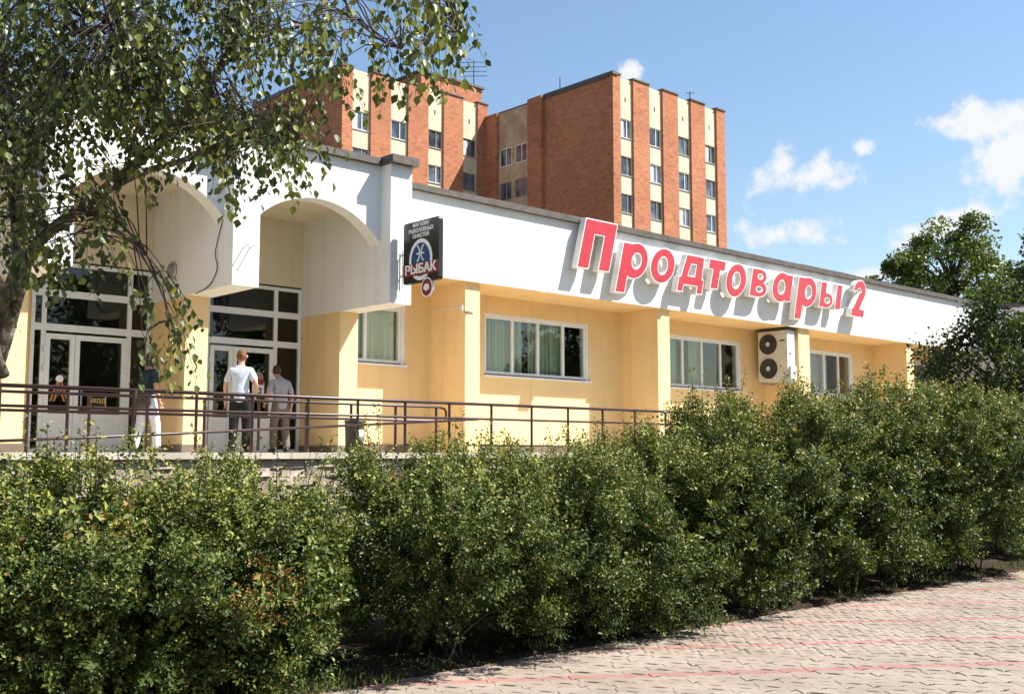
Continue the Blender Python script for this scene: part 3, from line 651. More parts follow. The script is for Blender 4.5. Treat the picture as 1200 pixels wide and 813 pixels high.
def person(label, loc, face, S, bow, shirt, trousers, hair, pose, long_hair=False):
    """S standing height; local frame: x right, y forward; pose holds joints of arms and legs"""
    t = thing('person', loc, label, 'person'); M_ = Matrix.Translation(loc) @ Matrix.Rotation(face, 4, 'Z') @ Matrix.Scale(S/1.75, 4)
    hb = Vector((0, .02 + bow*.15, 1.52 - bow*.04)); nk = Vector((0, .0 + bow*.08, 1.45)); hd = hb + Vector((0, bow*.05 + .015, .105))
    pel, waist, chest = Vector((0, 0, .93)), Vector((0, .0, 1.12)), Vector((0, bow*.05, 1.34))
    V = [pel, waist, chest, nk, hb]; E_ = [(0,1),(1,2),(2,3),(3,4)]; Rr = [(.085,.065), (.09,.07), (.11,.08), .055, .052]
    def chain(root, pts, rs):
        p = root
        for q, r in zip(pts, rs): V.append(Vector(q)); Rr.append(r); E_.append((p, len(V) - 1)); p = len(V) - 1
        return p
    hands = []
    for s in (-1, 1):
        sh, el, wr = pose['arm'][s]; sh = (sh[0]*.9, sh[1], sh[2] - .015)
        chain(2, [sh, el, wr], [.05, .041, .03]); hands.append((Vector(wr), (Vector(wr) - Vector(el)).normalized(), s))
        hp, kn, ak = pose['leg'][s]
        chain(0, [hp, kn, ak, Vector(ak) + Vector((0, .04, -.055))], [.07, .052, .04, .04])
    # head: continues the neck
    chain(4, [hd - Vector((0, 0, .06)), hd + Vector((0, .005, .015)), hd + Vector((0, -.012, .062))], [(.064, .072), (.078, .094), (.062, .074)])
    body = skin('body', V, E_, Rr, SKIN, t, M_)
    for w, d, s in hands:       # palm, four fingers and a thumb, gently curled
        d2 = d; side = Vector((0, 1, 0)) - d2*d2.y; side.normalize(); inn = d2.cross(side)*s
        hv = [w - d2*.02, w + d2*.05, w + d2*.085]; he = [(0,1),(1,2)]; hr = [(.026,.018), (.036,.018), (.036,.016)]
        for q, off in enumerate((-.03, -.01, .01, .03)):
            b0 = len(hv); ln = (.055, .066, .07, .06)[q]
            hv += [w + d2*.09 + side*off, w + d2*(.09 + ln*.5) + side*off + inn*.006, w + d2*(.085 + ln*.9) + side*off + inn*.03]; he += [(2, b0), (b0, b0+1), (b0+1, b0+2)]; hr += [.0095, .009, .0075]
        b0 = len(hv); hv += [w + d2*.04 + side*.038, w + d2*.075 + side*.06 + inn*.012]; he += [(1, b0), (b0, b0+1)]; hr += [.012, .01]
        skin('hand', hv, he, hr, SKIN, t, M_, 1)
    # face details
    for s in (-1, 1):
        eo_ = MB().lathe(hd + Vector((s*.077, -.005, .0)), (s, -.25, 0), [(0, .02), (.012, .028), (.02, .02)], 10).obj('ear', SKIN, None, True); eo_.data.transform(M_); adopt(eo_, t)
    fm = MB()
    fm.tube([hd + Vector((0, .088, .035)), hd + Vector((0, .112, -.012)), hd + Vector((0, .09, -.022))], [.008, .014, .01], 8)
    fo = fm.obj('nose', SKIN, None, True); fo.data.transform(M_); adopt(fo, t)
    em_ = MB()
    for s in (-1, 1): em_.lathe(hd + Vector((s*.03, .078, .03)), (0, 1, 0), [(0, .011), (.008, .008)], 8)
    em_.box(-.022, .022, hd.y + .078, hd.y + .088, hd.z - .05, hd.z - .043); eo = em_.obj('eyes_and_mouth', plain('eye_dark', (.06, .03, .03), .4), None); eo.data.transform(M_); adopt(eo, t)
    hm = MB(); V2 = []; nlat, nlon = 10, 20
    for i in range(nlat + 1):
        for j in range(nlon):
            a = math.pi*i/nlat*(.68); b = 2*math.pi*j/nlon
            fr = max(0, math.sin(b)); aa = a*(1 - .46*fr); rr = 1 + .05*math.sin(7*b + 3*a) + random.uniform(-.02, .02)
            if long_hair and fr < .2: aa = a*1.25
            V2.append(hd + Vector((.083*math.sin(aa)*math.cos(b)*rr, .101*math.sin(aa)*math.sin(b)*rr - .008, .118*math.cos(aa)*rr + .005 - (.08 if long_hair and i > 7 and fr < .2 else 0))))
    hm.add(V2, [(i*nlon + j, i*nlon + (j+1) % nlon, (i+1)*nlon + (j+1) % nlon, (i+1)*nlon + j) for i in range(nlat) for j in range(nlon)])
    ho = hm.obj('hair', hair, None, True); ho.data.transform(M_); adopt(ho, t)
    # shirt with short sleeves, hanging loose
    V = [Vector((0, 0, .80)), Vector((0, -.005, .96)), waist, Vector((0, bow*.03, 1.25)), chest + Vector((0, 0, .02)), Vector((0, bow*.06, 1.425)), nk + Vector((0, 0, .012))]; E_ = [(i, i+1) for i in range(6)]; Rr = [(.175,.142), (.166,.134), (.152,.12), (.155,.122), (.13,.108), (.095,.085), (.064,.066)]
    for s in (-1, 1):
        sh, el, wr = [Vector(q) for q in pose['arm'][s]]; sh = Vector((sh.x*.84, sh.y, sh.z - .02)); b0 = len(V); V += [sh, sh.lerp(el, .5), sh.lerp(el, .85)]; E_ += [(4, b0), (b0, b0+1), (b0+1, b0+2)]; Rr += [.064, .066, .066]
    skin('shirt', V, E_, Rr, shirt, t, M_)
    V = [Vector((0, 0, 1.06)), Vector((0, 0, .9))]; E_ = [(0, 1)]; Rr = [(.150,.118), (.158,.122)]
    for s in (-1, 1):
        hp, kn, ak = [Vector(q) for q in pose['leg'][s]]; b0 = len(V)
        V += [hp - Vector((0, 0, .02)), hp.lerp(kn, .5), kn, kn.lerp(ak, .55), ak - Vector((0, 0, .02))]; E_ += [(1, b0)] + [(b0+i, b0+i+1) for i in range(4)]; Rr += [.105, .098, .084, .078, .076]
    skin('trousers', V, E_, Rr, trousers, t, M_)
    for s in (-1, 1):
        ak = Vector(pose['leg'][s][2]); skin('shoe', [Vector((ak.x, ak.y - .05, .05)), Vector((ak.x, ak.y + .06, .048)), Vector((ak.x + s*.012, ak.y + .17, .04))], [(0,1),(1,2)], [(.045,.05), (.05,.05), (.045,.038)], BLACK, t, M_)
    return t
def legs(a=0.): return {s: ((s*.095, 0, .88), (s*.10, .03 + s*a*.5, .48), (s*.105, -.02 + s*a, .085)) for s in (-1, 1)}
straight = lambda s: ((s*.19, 0, 1.40), (s*.245, -.03, 1.12), (s*.25, .05, .88))
SH1 = cloth('pale_blue_shirt', (.56, .62, .72)); SH2 = cloth('grey_checked_shirt', (.36, .34, .38), 60); TR1 = cloth('black_trousers', (.02, .02, .022)); TR2 = cloth('olive_grey_trousers', (.16, .14, .12)); TR3 = cloth('white_jeans', (.62, .66, .74)); SH3 = cloth('dark_teal_top', (.03, .05, .06))
HR1 = plain('sandy_hair', (.13, .05, .02), .8); HR2 = plain('dark_hair', (.035, .022, .016), .6)
person('man in pale blue short-sleeved shirt and black trousers by the glazed door', (8.72, 16.02, FZ + .008), R_(-38), 1.70, .1, SH1, TR1, HR1,
       {'arm': {-1: straight(-1), 1: ((.19, 0, 1.40), (.27, -.10, 1.15), (.22, .10, .98))}, 'leg': legs(.06)})
person('man in crumpled grey shirt with bowed dark head seen from behind', (9.82, 16.62, FZ + .008), R_(-6), 1.57, .85, SH2, TR2, HR2,
       {'arm': {-1: ((-.19, .03, 1.38), (-.26, .02, 1.12), (-.22, .2, .98)), 1: ((.19, .03, 1.38), (.25, 0, 1.11), (.25, .06, .87))}, 'leg': legs(-.08)})
wmn = person('dark-haired woman in white trousers and dark top with shoulder bag', (7.34, 16.45, FZ + .008), R_(-75), 1.60, .15, SH3, TR3, HR2,
       {'arm': {-1: ((-.17, 0, 1.38), (-.23, .06, 1.13), (-.19, .26, 1.06)), 1: straight(1)}, 'leg': legs(.16)}, True)
bag = thing('shoulder_bag', (7.18, 16.25, 2.3), 'small dark shoulder bag at the side of the woman', 'bag')
adopt(MB().tube([(7.18, 16.25, 2.30), (7.18, 16.25, 2.36), (7.18, 16.25, 2.50), (7.18, 16.25, 2.56)], [.09, .12, .11, .07], 10).obj('pouch', BM_, None, True), bag)
adopt(MB().tube([(7.14, 16.25, 2.55), (7.24, 16.29, 2.75), (7.30, 16.32, 2.93), (7.25, 16.29, 2.75), (7.22, 16.25, 2.55)], .009, 6).obj('strap', BM_), bag)

# ------------------------------------------------------------------ brick apartment block
tw = thing('brick_apartment_block', (57, 51, 0), 'tall red brick apartment block with cream panel strips behind shop', 'building')
def tp(name, mat, *bx, par=tw): 
    o = prt(name, mat, *bx, parent=tw)
    if par is not tw: sub(o, par)
    return o
X0, Y0, ZT_ = 57.33, 51.43, 29.2
def wing(x0, y0, spans, z_top, ztop_win, rows, ends, depth):
    """spans: cream panel (start,end) offsets along the sunny front; ends: total offsets"""
    tp('brick_core', BRICK, (x0, x0 + ends, y0 + .46, y0 + depth, 0, z_top - .25))
    tp('roof_edge', FLASH, (x0 - .1, x0 + ends + .1, y0 + .36, y0 + depth + .1, z_top - .25, z_top - .12))
    a = 0
    for i, (c0, c1) in enumerate(spans + [(ends, ends)]):
        tp('brick_pilaster', BRICK, (x0 + a, x0 + c0, y0, y0 + .455, 0, z_top))
        tp('pilaster_cap', FLASH, (x0 + a - .06, x0 + c0 + .06, y0 - .08, y0 + .5, z_top, z_top + .1))
        if c1 > c0:
            wx0, wx1 = x0 + c0 + .12, x0 + c1 - .1; z = ztop_win; zz = z_top - .12; y = y0 + .15
            for r in range(rows):
                tp('cream_panel', CREAM, (x0 + c0 + .003, x0 + c1 - .003, y, y + .24, z, zz))
                w = tp('window', TWHITE if (r*3 + i*5) % 4 < 2 else TFRAME, (wx0, wx1, y + .06, y + .14, z - .08, z), (wx0, wx1, y + .06, y + .14, z - 1.42, z - 1.34), (wx0, wx0 + .07, y + .061, y + .139, z - 1.34, z - .08), (wx1 - .07, wx1, y + .061, y + .139, z - 1.34, z - .08), ((wx0 + wx1)/2 + .12, (wx0 + wx1)/2 + .18, y + .062, y + .138, z - 1.34, z - .08))
                tp('pane', TGLASS, (wx0 + .03, wx1 - .03, y + .11, y + .12, z - 1.38, z - .04), par=w)
                tp('jamb', CREAM, (x0 + c0 + .003, wx0, y + .02, y + .24, z - 1.42, z), par=w); tp('jamb', CREAM, (wx1, x0 + c1 - .003, y + .02, y + .24, z - 1.42, z), par=w)
                tp('sill', METAL, (wx0 - .03, wx1 + .03, y - .06, y + .06, z - 1.46, z - 1.42), par=w)
                if (r + i*2) % 3 == 0: tp('curtain', TCURT, (wx0 + .07, wx0 + random.uniform(.4, .7), y + .1, y + .108, z - 1.34, z - .1), par=w)
                zz = z - 1.46; z -= 2.8
            tp('cream_panel', CREAM, (x0 + c0 + .003, x0 + c1 - .003, y, y + .24, 0, zz))
            tp('vent', BLACK, ((wx0 + wx1)/2 - .1, (wx0 + wx1)/2 + .02, y - .01, y + .01, ztop_win + 1.3, ztop_win + 1.65))
        a = c1
wing(X0, Y0, [(.82, 2.25), (4.08, 5.65), (7.48, 9.1), (10.88, 12.4)], ZT_, 26.05, 4, 13.5, 14.0)
# flank of the right wing: brick end, then cream panels coloured darker for shade, with windows
tp('flank_pilaster', BRICK, (X0 - .35, X0 + .3, Y0 + 7.15, Y0 + 8.7, 0, ZT_ + .02)); tp('flank_pilaster', BRICK, (X0 - .35, X0 + .3, Y0 + 12.3, Y0 + 13.8, 0, ZT_ - .2))
tp('flank_cap', FLASH, (X0 - .12, X0 + .5, Y0 - .1, Y0 + 7.14, ZT_ - .11, ZT_ + .11)); tp('flank_brick', BRICK, (X0 - .005, X0 + .3, Y0 + .001, Y0 + 7.14, 0, ZT_ - .12))
fz = 26.05; zz = ZT_ - .26
for r in range(4):
    tp('shade_toned_panel', CREAM_SHADE, (X0 - .12, X0 + .2, Y0 + 8.71, Y0 + 12.29, fz - .1, zz))
    for ya in (8.95, 10.75):
        w = tp('window', TFRAME if r % 2 else TWHITE, (X0 - .09, X0 - .03, Y0 + ya, Y0 + ya + .08, fz - 1.55, fz - .1), (X0 - .09, X0 - .03, Y0 + ya + 1.32, Y0 + ya + 1.4, fz - 1.55, fz - .1), (X0 - .089, X0 - .031, Y0 + ya + .62, Y0 + ya + .7, fz - 1.55, fz - .1), (X0 - .088, X0 - .032, Y0 + ya, Y0 + ya + 1.4, fz - 1.6, fz - 1.52), (X0 - .088, X0 - .032, Y0 + ya, Y0 + ya + 1.4, fz - .18, fz - .1))
        tp('pane', TGLASS, (X0 - .06, X0 - .05, Y0 + ya + .02, Y0 + ya + 1.38, fz - 1.58, fz - .12), par=w)
    tp('shade_toned_pier', CREAM_SHADE, (X0 - .119, X0 + .2, Y0 + 8.71, Y0 + 8.94, fz - 1.6, fz - .1), (X0 - .119, X0 + .2, Y0 + 10.36, Y0 + 10.74, fz - 1.6, fz - .1), (X0 - .119, X0 + .2, Y0 + 12.16, Y0 + 12.29, fz - 1.6, fz - .1))
    zz = fz - 1.6; fz -= 2.8
tp('shade_toned_panel', CREAM_SHADE, (X0 - .12, X0 + .2, Y0 + 8.71, Y0 + 12.29, 0, zz))
wing(X0 - 14.2, 65.17, [(.92, 2.55), (4.40, 6.05), (8.0, 9.55), (11.55, 13.1)], 30.05, 26.85, 4, 14.18, 13)
tp('flank_brick', BRICK, (X0 - 14.205, X0 - 14.0, 65.171, 78, 0, 29.9)); tp('flank_cap', FLASH, (X0 - 14.3, X0 - 13.8, 65.1, 78.2, 29.93, 30.16))
tp('lift_house', BRICK, (X0 - 3.2, X0 + 3.5, 70, 76, 29.8, 33.4)); tp('lift_house_cap', FLASH, (X0 - 3.4, X0 + 3.7, 69.8, 76.2, 33.4, 33.6))
def antenna(p, h, name, label, n, w):
    t = thing(name, p, label, 'antenna', 'aerials on the brick block'); p = Vector(p)
    adopt(MB().tube([p, p + Vector((0, 0, h))], .045, 6).obj('mast', FLASH), t)
    for i in range(n): adopt(MB().tube([p + Vector((-w*.7, w*.7, h*.42 + h*.5*i/max(1, n - 1))), p + Vector((w*.7, -w*.7, h*.42 + h*.5*i/max(1, n - 1)))], .03, 5).obj('rod', FLASH), t)
antenna((X0 + 3.0, 70.5, 33.6), 2.5, 'tv_aerial', 'tall television aerial with cross rods on brick lift house', 4, 1.2)
antenna((X0 + 10.3, Y0 + 1, ZT_ - .12), 1.3, 'roof_aerial', 'short roof aerial above the right brick wing', 2, .35)
antenna((X0 + .6, Y0 + 6, ZT_ - .12), 1.5, 'roof_rod', 'plain roof rod above the shaded brick flank', 0, .3)

# ------------------------------------------------------------------ vegetation
def leaves(base, axis, nrm, size, wid, lv, name, fold=.12, six=False):
    """one two-sided leaf per row: base point, axis (unit), normal hint, length, half width ratio"""
    n = len(base); ax = axis/np.linalg.norm(axis, axis=1, keepdims=True); sd = np.cross(nrm, ax); sd /= np.linalg.norm(sd, axis=1, keepdims=True) + 1e-9; nn = np.cross(ax, sd)
    s = size[:, None]; w = (size*wid)[:, None]
    if six:
        T = [(0, 0, 0), (.22, .62, fold*.6), (.52, .95, fold), (1.0, 0, -.12), (.52, -.95, fold), (.22, -.62, fold*.6)]
        F0 = np.array([[0, 3, 2, 1], [0, 5, 4, 3]])
    else:
        T = [(0, 0, 0), (.45, 1, fold), (1, 0, -.08), (.45, -1, fold)]; F0 = np.array([[0, 2, 1], [0, 3, 2]])
    V = np.stack([base + ax*s*a + sd*w*b + nn*s*c for a, b, c in T], 1); k = len(T)
    F = (F0[None] + (np.arange(n)*k)[:, None, None]).reshape(-1, F0.shape[1])
    return np_mesh(name, V.reshape(-1, 3), [F], {'lv': np.repeat(lv, k)})
def unit(v): return v/(np.linalg.norm(v, axis=-1, keepdims=True) + 1e-9)
HL = leafmat('hedge_leaf', [(0, (.016, .034, .007)), (.4, (.050, .080, .016)), (.7, (.125, .155, .030)), (.93, (.25, .245, .055)), (1, (.21, .085, .035))], .15, .24, .5)
BARK = plain('shrub_bark', (.055, .04, .03), .95, var=.4, scale=30)
def shrub(cx, cy, rx, ry, h, label, dens=1.0, leaf=.030, sprig=1.0, red=None, seed=0):
    g = np.random.default_rng(100 + seed); t = thing('hedge_shrub', (cx, cy, 0), label, 'shrub', 'shrubs of the hedge')
    c = np.array([cx, cy, h*.52]); nc = 52
    # clump centres over the outside of the shrub
    th = g.uniform(0, 2*np.pi, nc); ph = np.arcsin(g.uniform(-.97, 1, nc)); ez = np.sin(ph)
    rad = g.uniform(.72, 1.08, nc); pr = np.where(ez < 0, np.maximum(np.cos(ph), .82), np.cos(ph)**.7)
    cc_ = np.stack([rx*pr*np.cos(th)*rad, ry*pr*np.sin(th)*rad, np.where(ez > 0, h*.46, h*.42)*ez*g.uniform(.86, 1.03, nc)], 1)
    ns = int(1900*dens); own = g.integers(0, nc, ns); cr = g.uniform(.13, .27, nc)
    st = cc_[own] + unit(g.standard_normal((ns, 3)))*(cr[own]*g.uniform(.2, 1, ns)**.6)[:, None]
    # thin inner fill so the middle reads as branches and dark leaves
    ni = int(700*dens); q = unit(g.standard_normal((ni, 3)))*np.array([rx, ry, h*.44])*(g.uniform(.25, .85, ni)**.5)[:, None]
    st = np.concatenate([st, q]); out = unit(st*np.array([1/rx, 1/ry, 1/h])*1.0); ns = len(st)
    d = unit(out*.8 + np.array([0, 0, .55]) + g.standard_normal((ns, 3))*.38)
    L = g.uniform(.10, .24, ns)
    up = g.random(ns) < .035*sprig; up &= st[:, 2] > h*.22; L[up] *= g.uniform(1.6, 2.8, up.sum()); d[up] = unit(d[up]*.3 + np.array([0, 0, 1.0]))
    per = 24; tt = np.linspace(.05, 1, per)[None, :, None]
    B = st[:, None] + d[:, None]*L[:, None, None]*tt + np.array([0, 0, -.25])*(L[:, None, None]*tt)**2
    side = unit(np.cross(d, g.standard_normal((ns, 3))))[:, None]; s2 = np.cross(d[:, None], side); an = (np.arange(per)*2.4)[None, :, None]
    rd = side*np.cos(an) + s2*np.sin(an); A = unit(rd + d[:, None]*.55 + g.standard_normal((ns, per, 3))*.35)
    Nn = unit(np.array([.25, -.35, .8]) + g.standard_normal((ns, per, 3))*.75 + rd*.2)
    inner = np.repeat(np.arange(ns) >= ns - ni, per); B = (B + c + rd*.012).reshape(-1, 3); A = A.reshape(-1, 3); Nn = Nn.reshape(-1, 3); n = len(B)
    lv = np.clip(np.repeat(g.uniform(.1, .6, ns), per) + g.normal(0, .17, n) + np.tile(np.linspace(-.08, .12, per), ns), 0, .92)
    top = np.clip((B[:, 2]/h - .62)*.7, 0, .3); lv = np.clip(lv + top, 0, .93)  # upper leaves lighter and yellower, sunlit look put into the leaf colour
    if red is not None:
        dr = np.linalg.norm((B - np.array(red[:3]))/red[3], axis=1); hit = (dr < 1) & (g.random(n) < .42); lv[hit] = g.uniform(.94, 1, hit.sum())
    lv[g.random(n) < .012] = .99
    ok = B[:, 2] > .07; sz = leaf*(.45 + .95*g.random(n)**1.3)*np.where(inner, 1.5, 1)
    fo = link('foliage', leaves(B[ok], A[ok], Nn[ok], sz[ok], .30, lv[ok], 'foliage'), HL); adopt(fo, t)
    sb = MB(); ub = MB()
    for i in range(26):
        k = g.integers(0, nc); e = cc_[k] + c; b0 = np.array([cx + g.normal(0, .16), cy + g.normal(0, .14), 0.02]); mid = b0*.5 + e*.5 + np.array([0, 0, .15])
        sb.tube([b0, b0*.7 + mid*.3 + [0, 0, .08], mid, e*.95 + c*.05], [.013, .011, .008, .003], 5)
    for i in np.nonzero(up)[0]: ub.tube([st[i] + c - d[i]*.15, st[i] + c + d[i]*L[i]*.5, st[i] + c + d[i]*L[i] + [0, 0, -.25*L[i]**2]], [.004, .003, .0015], 4)
    kind(adopt(sb.obj('stems', BARK), t), 'stuff')
    if ub.v: kind(adopt(ub.obj('shoots', BARK), t), 'stuff')
    return t
HED = [(1.35, 7.0, .95, .9, 1.46, 'low broad hedge shrub growing under the birch', 1, .031, 1),
 (2.72, 6.95, .86, .95, 1.44, 'hedge shrub with yellowish twigs before the left double door', 1.1, .031, 1.6),
 (3.72, 6.90, .70, .92, 1.38, 'hedge shrub with patches of reddish brown leaves', 1.1, .031, 2.0),
 (5.50, 7.02, .84, .92, 1.56, 'hedge shrub beside the gap that shows the stone wall', 1.1, .030, 1.3),
 (6.75, 7.05, .88, .9, 1.58, 'hedge shrub before the projecting fishing shop sign', 1.05, .030, 1.3),
 (7.95, 7.05, .84, .9, 1.64, 'hedge shrub before the four pane window', 1.05, .030, 1.8),
 (9.05, 7.1, .82, .9, 1.98, 'hedge shrub where the hedge steps up beside the railing end', 1.0, .030, 2.2),
 (10.2, 7.1, .88, .92, 2.14, 'tall hedge shrub before the pilaster under letter д', 1.0, .031, 2.2),
 (11.5, 7.1, .92, .92, 2.26, 'tall hedge shrub before the air conditioner', .95, .032, 2.2),
 (12.9, 7.1, .96, .92, 2.40, 'tall hedge shrub before the three pane window', .9, .034, 2.0),
 (14.4, 7.1, .98, .95, 2.50, 'tall hedge shrub ending the row at the dark gap', .9, .036, 1.6),
 (17.2, 7.45, 1.15, 1.0, 2.66, 'tall hedge shrub just beyond the dark gap', .85, .040, 1.2),
 (19.2, 7.4, 1.2, 1.0, 2.75, 'tall hedge shrub second beyond the dark gap', .8, .044, 1.0),
 (21.3, 7.4, 1.25, 1.0, 2.85, 'tall hedge shrub at the far end below the dark tree', .8, .048, 1.0)]
for i, (cx, cy, rx, ry, h, lab, dn, lf, sp) in enumerate(HED):
    shrub(cx, cy - (.16 if cx > 5 else 0), rx*(1.1 if 5 < cx < 14 else 1), ry + (.12 if cx > 5 else 0), h, lab, dn*(1.12 if cx < 7 else .95), lf*(1.0 if cx < 7 else 1.15), sp, {2: (3.52, 6.02, .74, .26), 1: (2.6, 6.2, 1.2, .18)}.get(i), i)
# grass and fallen leaves along the edge of the bed
g = np.random.default_rng(5); n = 420
px_ = g.uniform(2.5, 22, n); py_ = 6.42 + np.abs(g.normal(0, .16, n)); cl = g.uniform(0, 1, n)
near = g.random(n) < .3; px_[near] = g.normal(4.25, .35, near.sum()); py_[near] = g.normal(6.5, .16, near.sum())
B = np.repeat(np.stack([px_, py_, np.full(n, .02)], 1), 5, 0) + g.normal(0, .02, (n*5, 3))*[1, 1, 0]
A = unit(g.standard_normal((n*5, 3))*.45 + [0, 0, 1]); GRM = leafmat('grass_blade', [(0, (.05, .085, .02)), (1, (.14, .17, .05))], .2, .3)
kind(link('grass', leaves(B, A, unit(g.standard_normal((n*5, 3))), g.uniform(.03, .10, n*5), .07, g.random(n*5), 'grass'), GRM), 'stuff')['label'] = 'short grass and weeds at the foot of the hedge'
n = 700; B = np.stack([g.uniform(4, 18, n), 6.42 - np.abs(g.normal(0, .12, n)) + .06, np.full(n, .012)], 1)
LIT = leafmat('dry_leaf', [(0, (.13, .065, .025)), (.6, (.24, .16, .06)), (1, (.11, .12, .04))], .1, .2)
kind(link('fallen_leaves', leaves(B, unit(g.standard_normal((n, 3))*[1, 1, .1]), unit(g.standard_normal((n, 3))*.3 + [0, 0, 1]), g.uniform(.015, .04, n), .4, g.random(n), 'fallen_leaves'), LIT), 'stuff')['label'] = 'dry fallen leaves along the pavement edge'

# birch
bir = thing('birch_tree', tuple(at(-95, 531, 7.3).xy) + (0,), 'old birch with hanging leafy branches beside the hedge', 'tree')
m = Mat('birch_bark'); k = m.ramp(m.noise(9, 6, .7, st=(1, 1, .5)), [(.40, (.035, .028, .022)), (.56, (.14, .12, .10)), (.66, (.42, .38, .33))]); BBARK = m.col(k).rough(.9, .15).bump(m.noise(24, 5), .8, .02).m
TWIG = plain('birch_twig', (.04, .026, .02), .8)
bl = leafmat('birch_leaf', [(0, (.026, .042, .008)), (.45, (.085, .115, .022)), (.8, (.21, .23, .05)), (1, (.38, .33, .08))], .26, .36, .42)
base = at(-95, 531, 7.3); base.z = -.02
trunk = [base, base*.65 + at(-70, 600, 7.1)*.35, at(-70, 600, 7.1), at(-30, 470, 6.9), at(-6, 420, 6.8), at(14, 350, 6.7), at(26, 300, 6.65), at(18, 210, 6.7), at(2, 80, 6.8), at(-20, -120, 7.0), at(-10, -400, 7.4)]
LIM = [(trunk, [.17, .15, .14, .12, .105, .10, .09, .075, .06, .045, .02]),
 ([at(22, 318, 6.66), at(48, 280, 6.5), at(100, 240, 6.35), at(150, 200, 6.25), at(205, 150, 6.15), at(240, 105, 6.05), at(272, 55, 5.95), at(288, 5, 5.9), at(296, -70, 5.8), at(300, -200, 5.7)], [.06, .055, .05, .045, .04, .034, .03, .027, .02, .008]),
 ([at(110, 233, 6.33), at(160, 205, 6.1), at(215, 188, 5.9), at(262, 168, 5.75), at(310, 160, 5.6), at(345, 170, 5.5)], [.035, .03, .024, .018, .012, .006]),
 ([at(5, 440, 6.75), at(-8, 400, 6.6), at(6, 350, 6.4), at(-15, 300, 6.2), at(-30, 200, 6.0), at(-10, 100, 5.8)], [.05, .05, .04, .035, .03, .015]),
 ([at(295, -60, 5.8), at(350, -50, 5.6), at(395, -10, 5.5), at(418, 22, 5.45), at(446, 47, 5.4), at(470, 58, 5.35)], [.02, .016, .012, .01, .008, .004]),
 ([at(350, -50, 5.6), at(430, -60, 5.5), at(500, -40, 5.4), at(530, 0, 5.35), at(538, 40, 5.3)], [.016, .013, .01, .007, .004]),
 ([at(272, 55, 5.95), at(320, 40, 5.8), at(365, 30, 5.7), at(400, 45, 5.6)], [.016, .012, .009, .004]),
 ([at(205, 150, 6.15), at(170, 90, 5.8), at(130, 30, 5.6), at(110, -60, 5.5)], [.028, .022, .018, .008]),
 ([at(18, 210, 6.7), at(60, 150, 6.4), at(90, 80, 6.1), at(100, 0, 5.9)], [.035, .028, .02, .01]),
 ([at(100, 240, 6.35), at(140, 262, 5.9), at(172, 300, 5.6), at(190, 345, 5.45), at(205, 385, 5.4)], [.014, .011, .008, .006, .003]),
 ([at(240, 105, 6.05), at(262, 130, 5.9), at(275, 185, 5.8), at(282, 225, 5.75)], [.014, .01, .007, .003])]
lb = MB()
for p, r in LIM: lb.tube(smooth_path(p, 4), np.interp(np.linspace(0, len(r) - 1, 4*(len(p) - 1) + 1), np.arange(len(r)), np.array(r)*.68), 9)
adopt(lb.obj('trunk_and_limbs', BBARK, None, True), bir)
SP = [np.array(q) for p, r in LIM for a, b in zip(p[:-1], p[1:]) for q in [a.lerp(b, t) for t in (0, .25, .5, .75, 1)]]; SP = np.array(SP)
ST = [(80, 20, 120, 70, 135, 6.2), (60, 110, 90, 60, 78, 6.2), (210, 20, 90, 60, 78, 5.9), (170, 110, 80, 60, 74, 6.1), (320, 10, 70, 40, 48, 5.7), (235, 112, 60, 42, 28, 5.9), (290, 138, 45, 28, 30, 5.7), (345, 125, 30, 24, 24, 5.6),
      (360, 40, 40, 30, 11, 5.6), (420, -15, 50, 30, 16, 5.45), (500, -15, 40, 35, 26, 5.35), (525, 35, 18, 25, 7, 5.3), (480, 40, 26, 22, 9, 5.35), (450, 62, 14, 18, 5, 5.4), (395, 80, 14, 20, 4, 5.5), (20, 190, 50, 50, 36, 6.3), (45, 260, 50, 40, 28, 6.0),
      (120, 205, 55, 30, 12, 5.9), (140, 262, 36, 22, 8, 5.7), (178, 318, 22, 22, 7, 5.5), (205, 375, 18, 26, 8, 5.4), (166, 385, 8, 14, 3, 5.4), (10, 300, 20, 30, 8, 5.9), (272, 178, 20, 22, 6, 5.75), (330, 168, 26, 15, 6, 5.55), (60, -90, 200, 70, 90, 6.2), (300, -90, 200, 60, 60, 5.7),
      (-120, 60, 90, 150, 70, 6.4), (-120, 250, 60, 80, 25, 6.3)]
g = np.random.default_rng(21); LB, LA, LN, LV = [], [], [], []; tw_ = MB()
for u, v, ru, rv, n, d0 in ST:
    for _ in range(int(n*(1.45 if u < 280 and v < 250 else 1.0))):
        a = g.uniform(0, 6.283); r = math.sqrt(g.random()); p = np.array(at(u + ru*r*math.cos(a), v + rv*r*math.sin(a), d0 + g.normal(0, .42)))
        k = np.argmin(((SP - p)**2).sum(1)); s = SP[k]; L = g.uniform(.12, .36); sway = np.array([g.normal(.06, .07), g.normal(-.02, .07), 0])
        dist = np.linalg.norm(p - s); mid = (s + p)/2 + np.array([0, 0, .12*min(dist, 1)])
        if dist < 1.1: tw_.tube([s, mid, p], [.0045, .0035, .0022], 4, False)
        e = p + sway*L/.3 + np.array([0, 0, -L]); tw_.tube([p, (p + e)/2 + g.normal(0, .01, 3), e], [.0022, .0017, .001], 4, False)
        m_ = int(L/.024); tone = g.uniform(.05, .66)
        for q in range(m_):
            t = (q + .5)/m_; b = p + (e - p)*t; az = q*2.4 + g.normal(0, .5); rd = np.array([math.cos(az), math.sin(az), 0])
            ax = unit(rd*g.uniform(.35, .9) + np.array([0, 0, -1.0]) + g.normal(0, .2, 3)); LB.append(b + rd*.014); LA.append(ax); LN.append(unit(rd + g.normal(0, .55, 3) + [.1, -.2, .2])); LV.append(min(1, max(0, tone + g.normal(0, .16) + (.35 if g.random() < .05 else 0))))
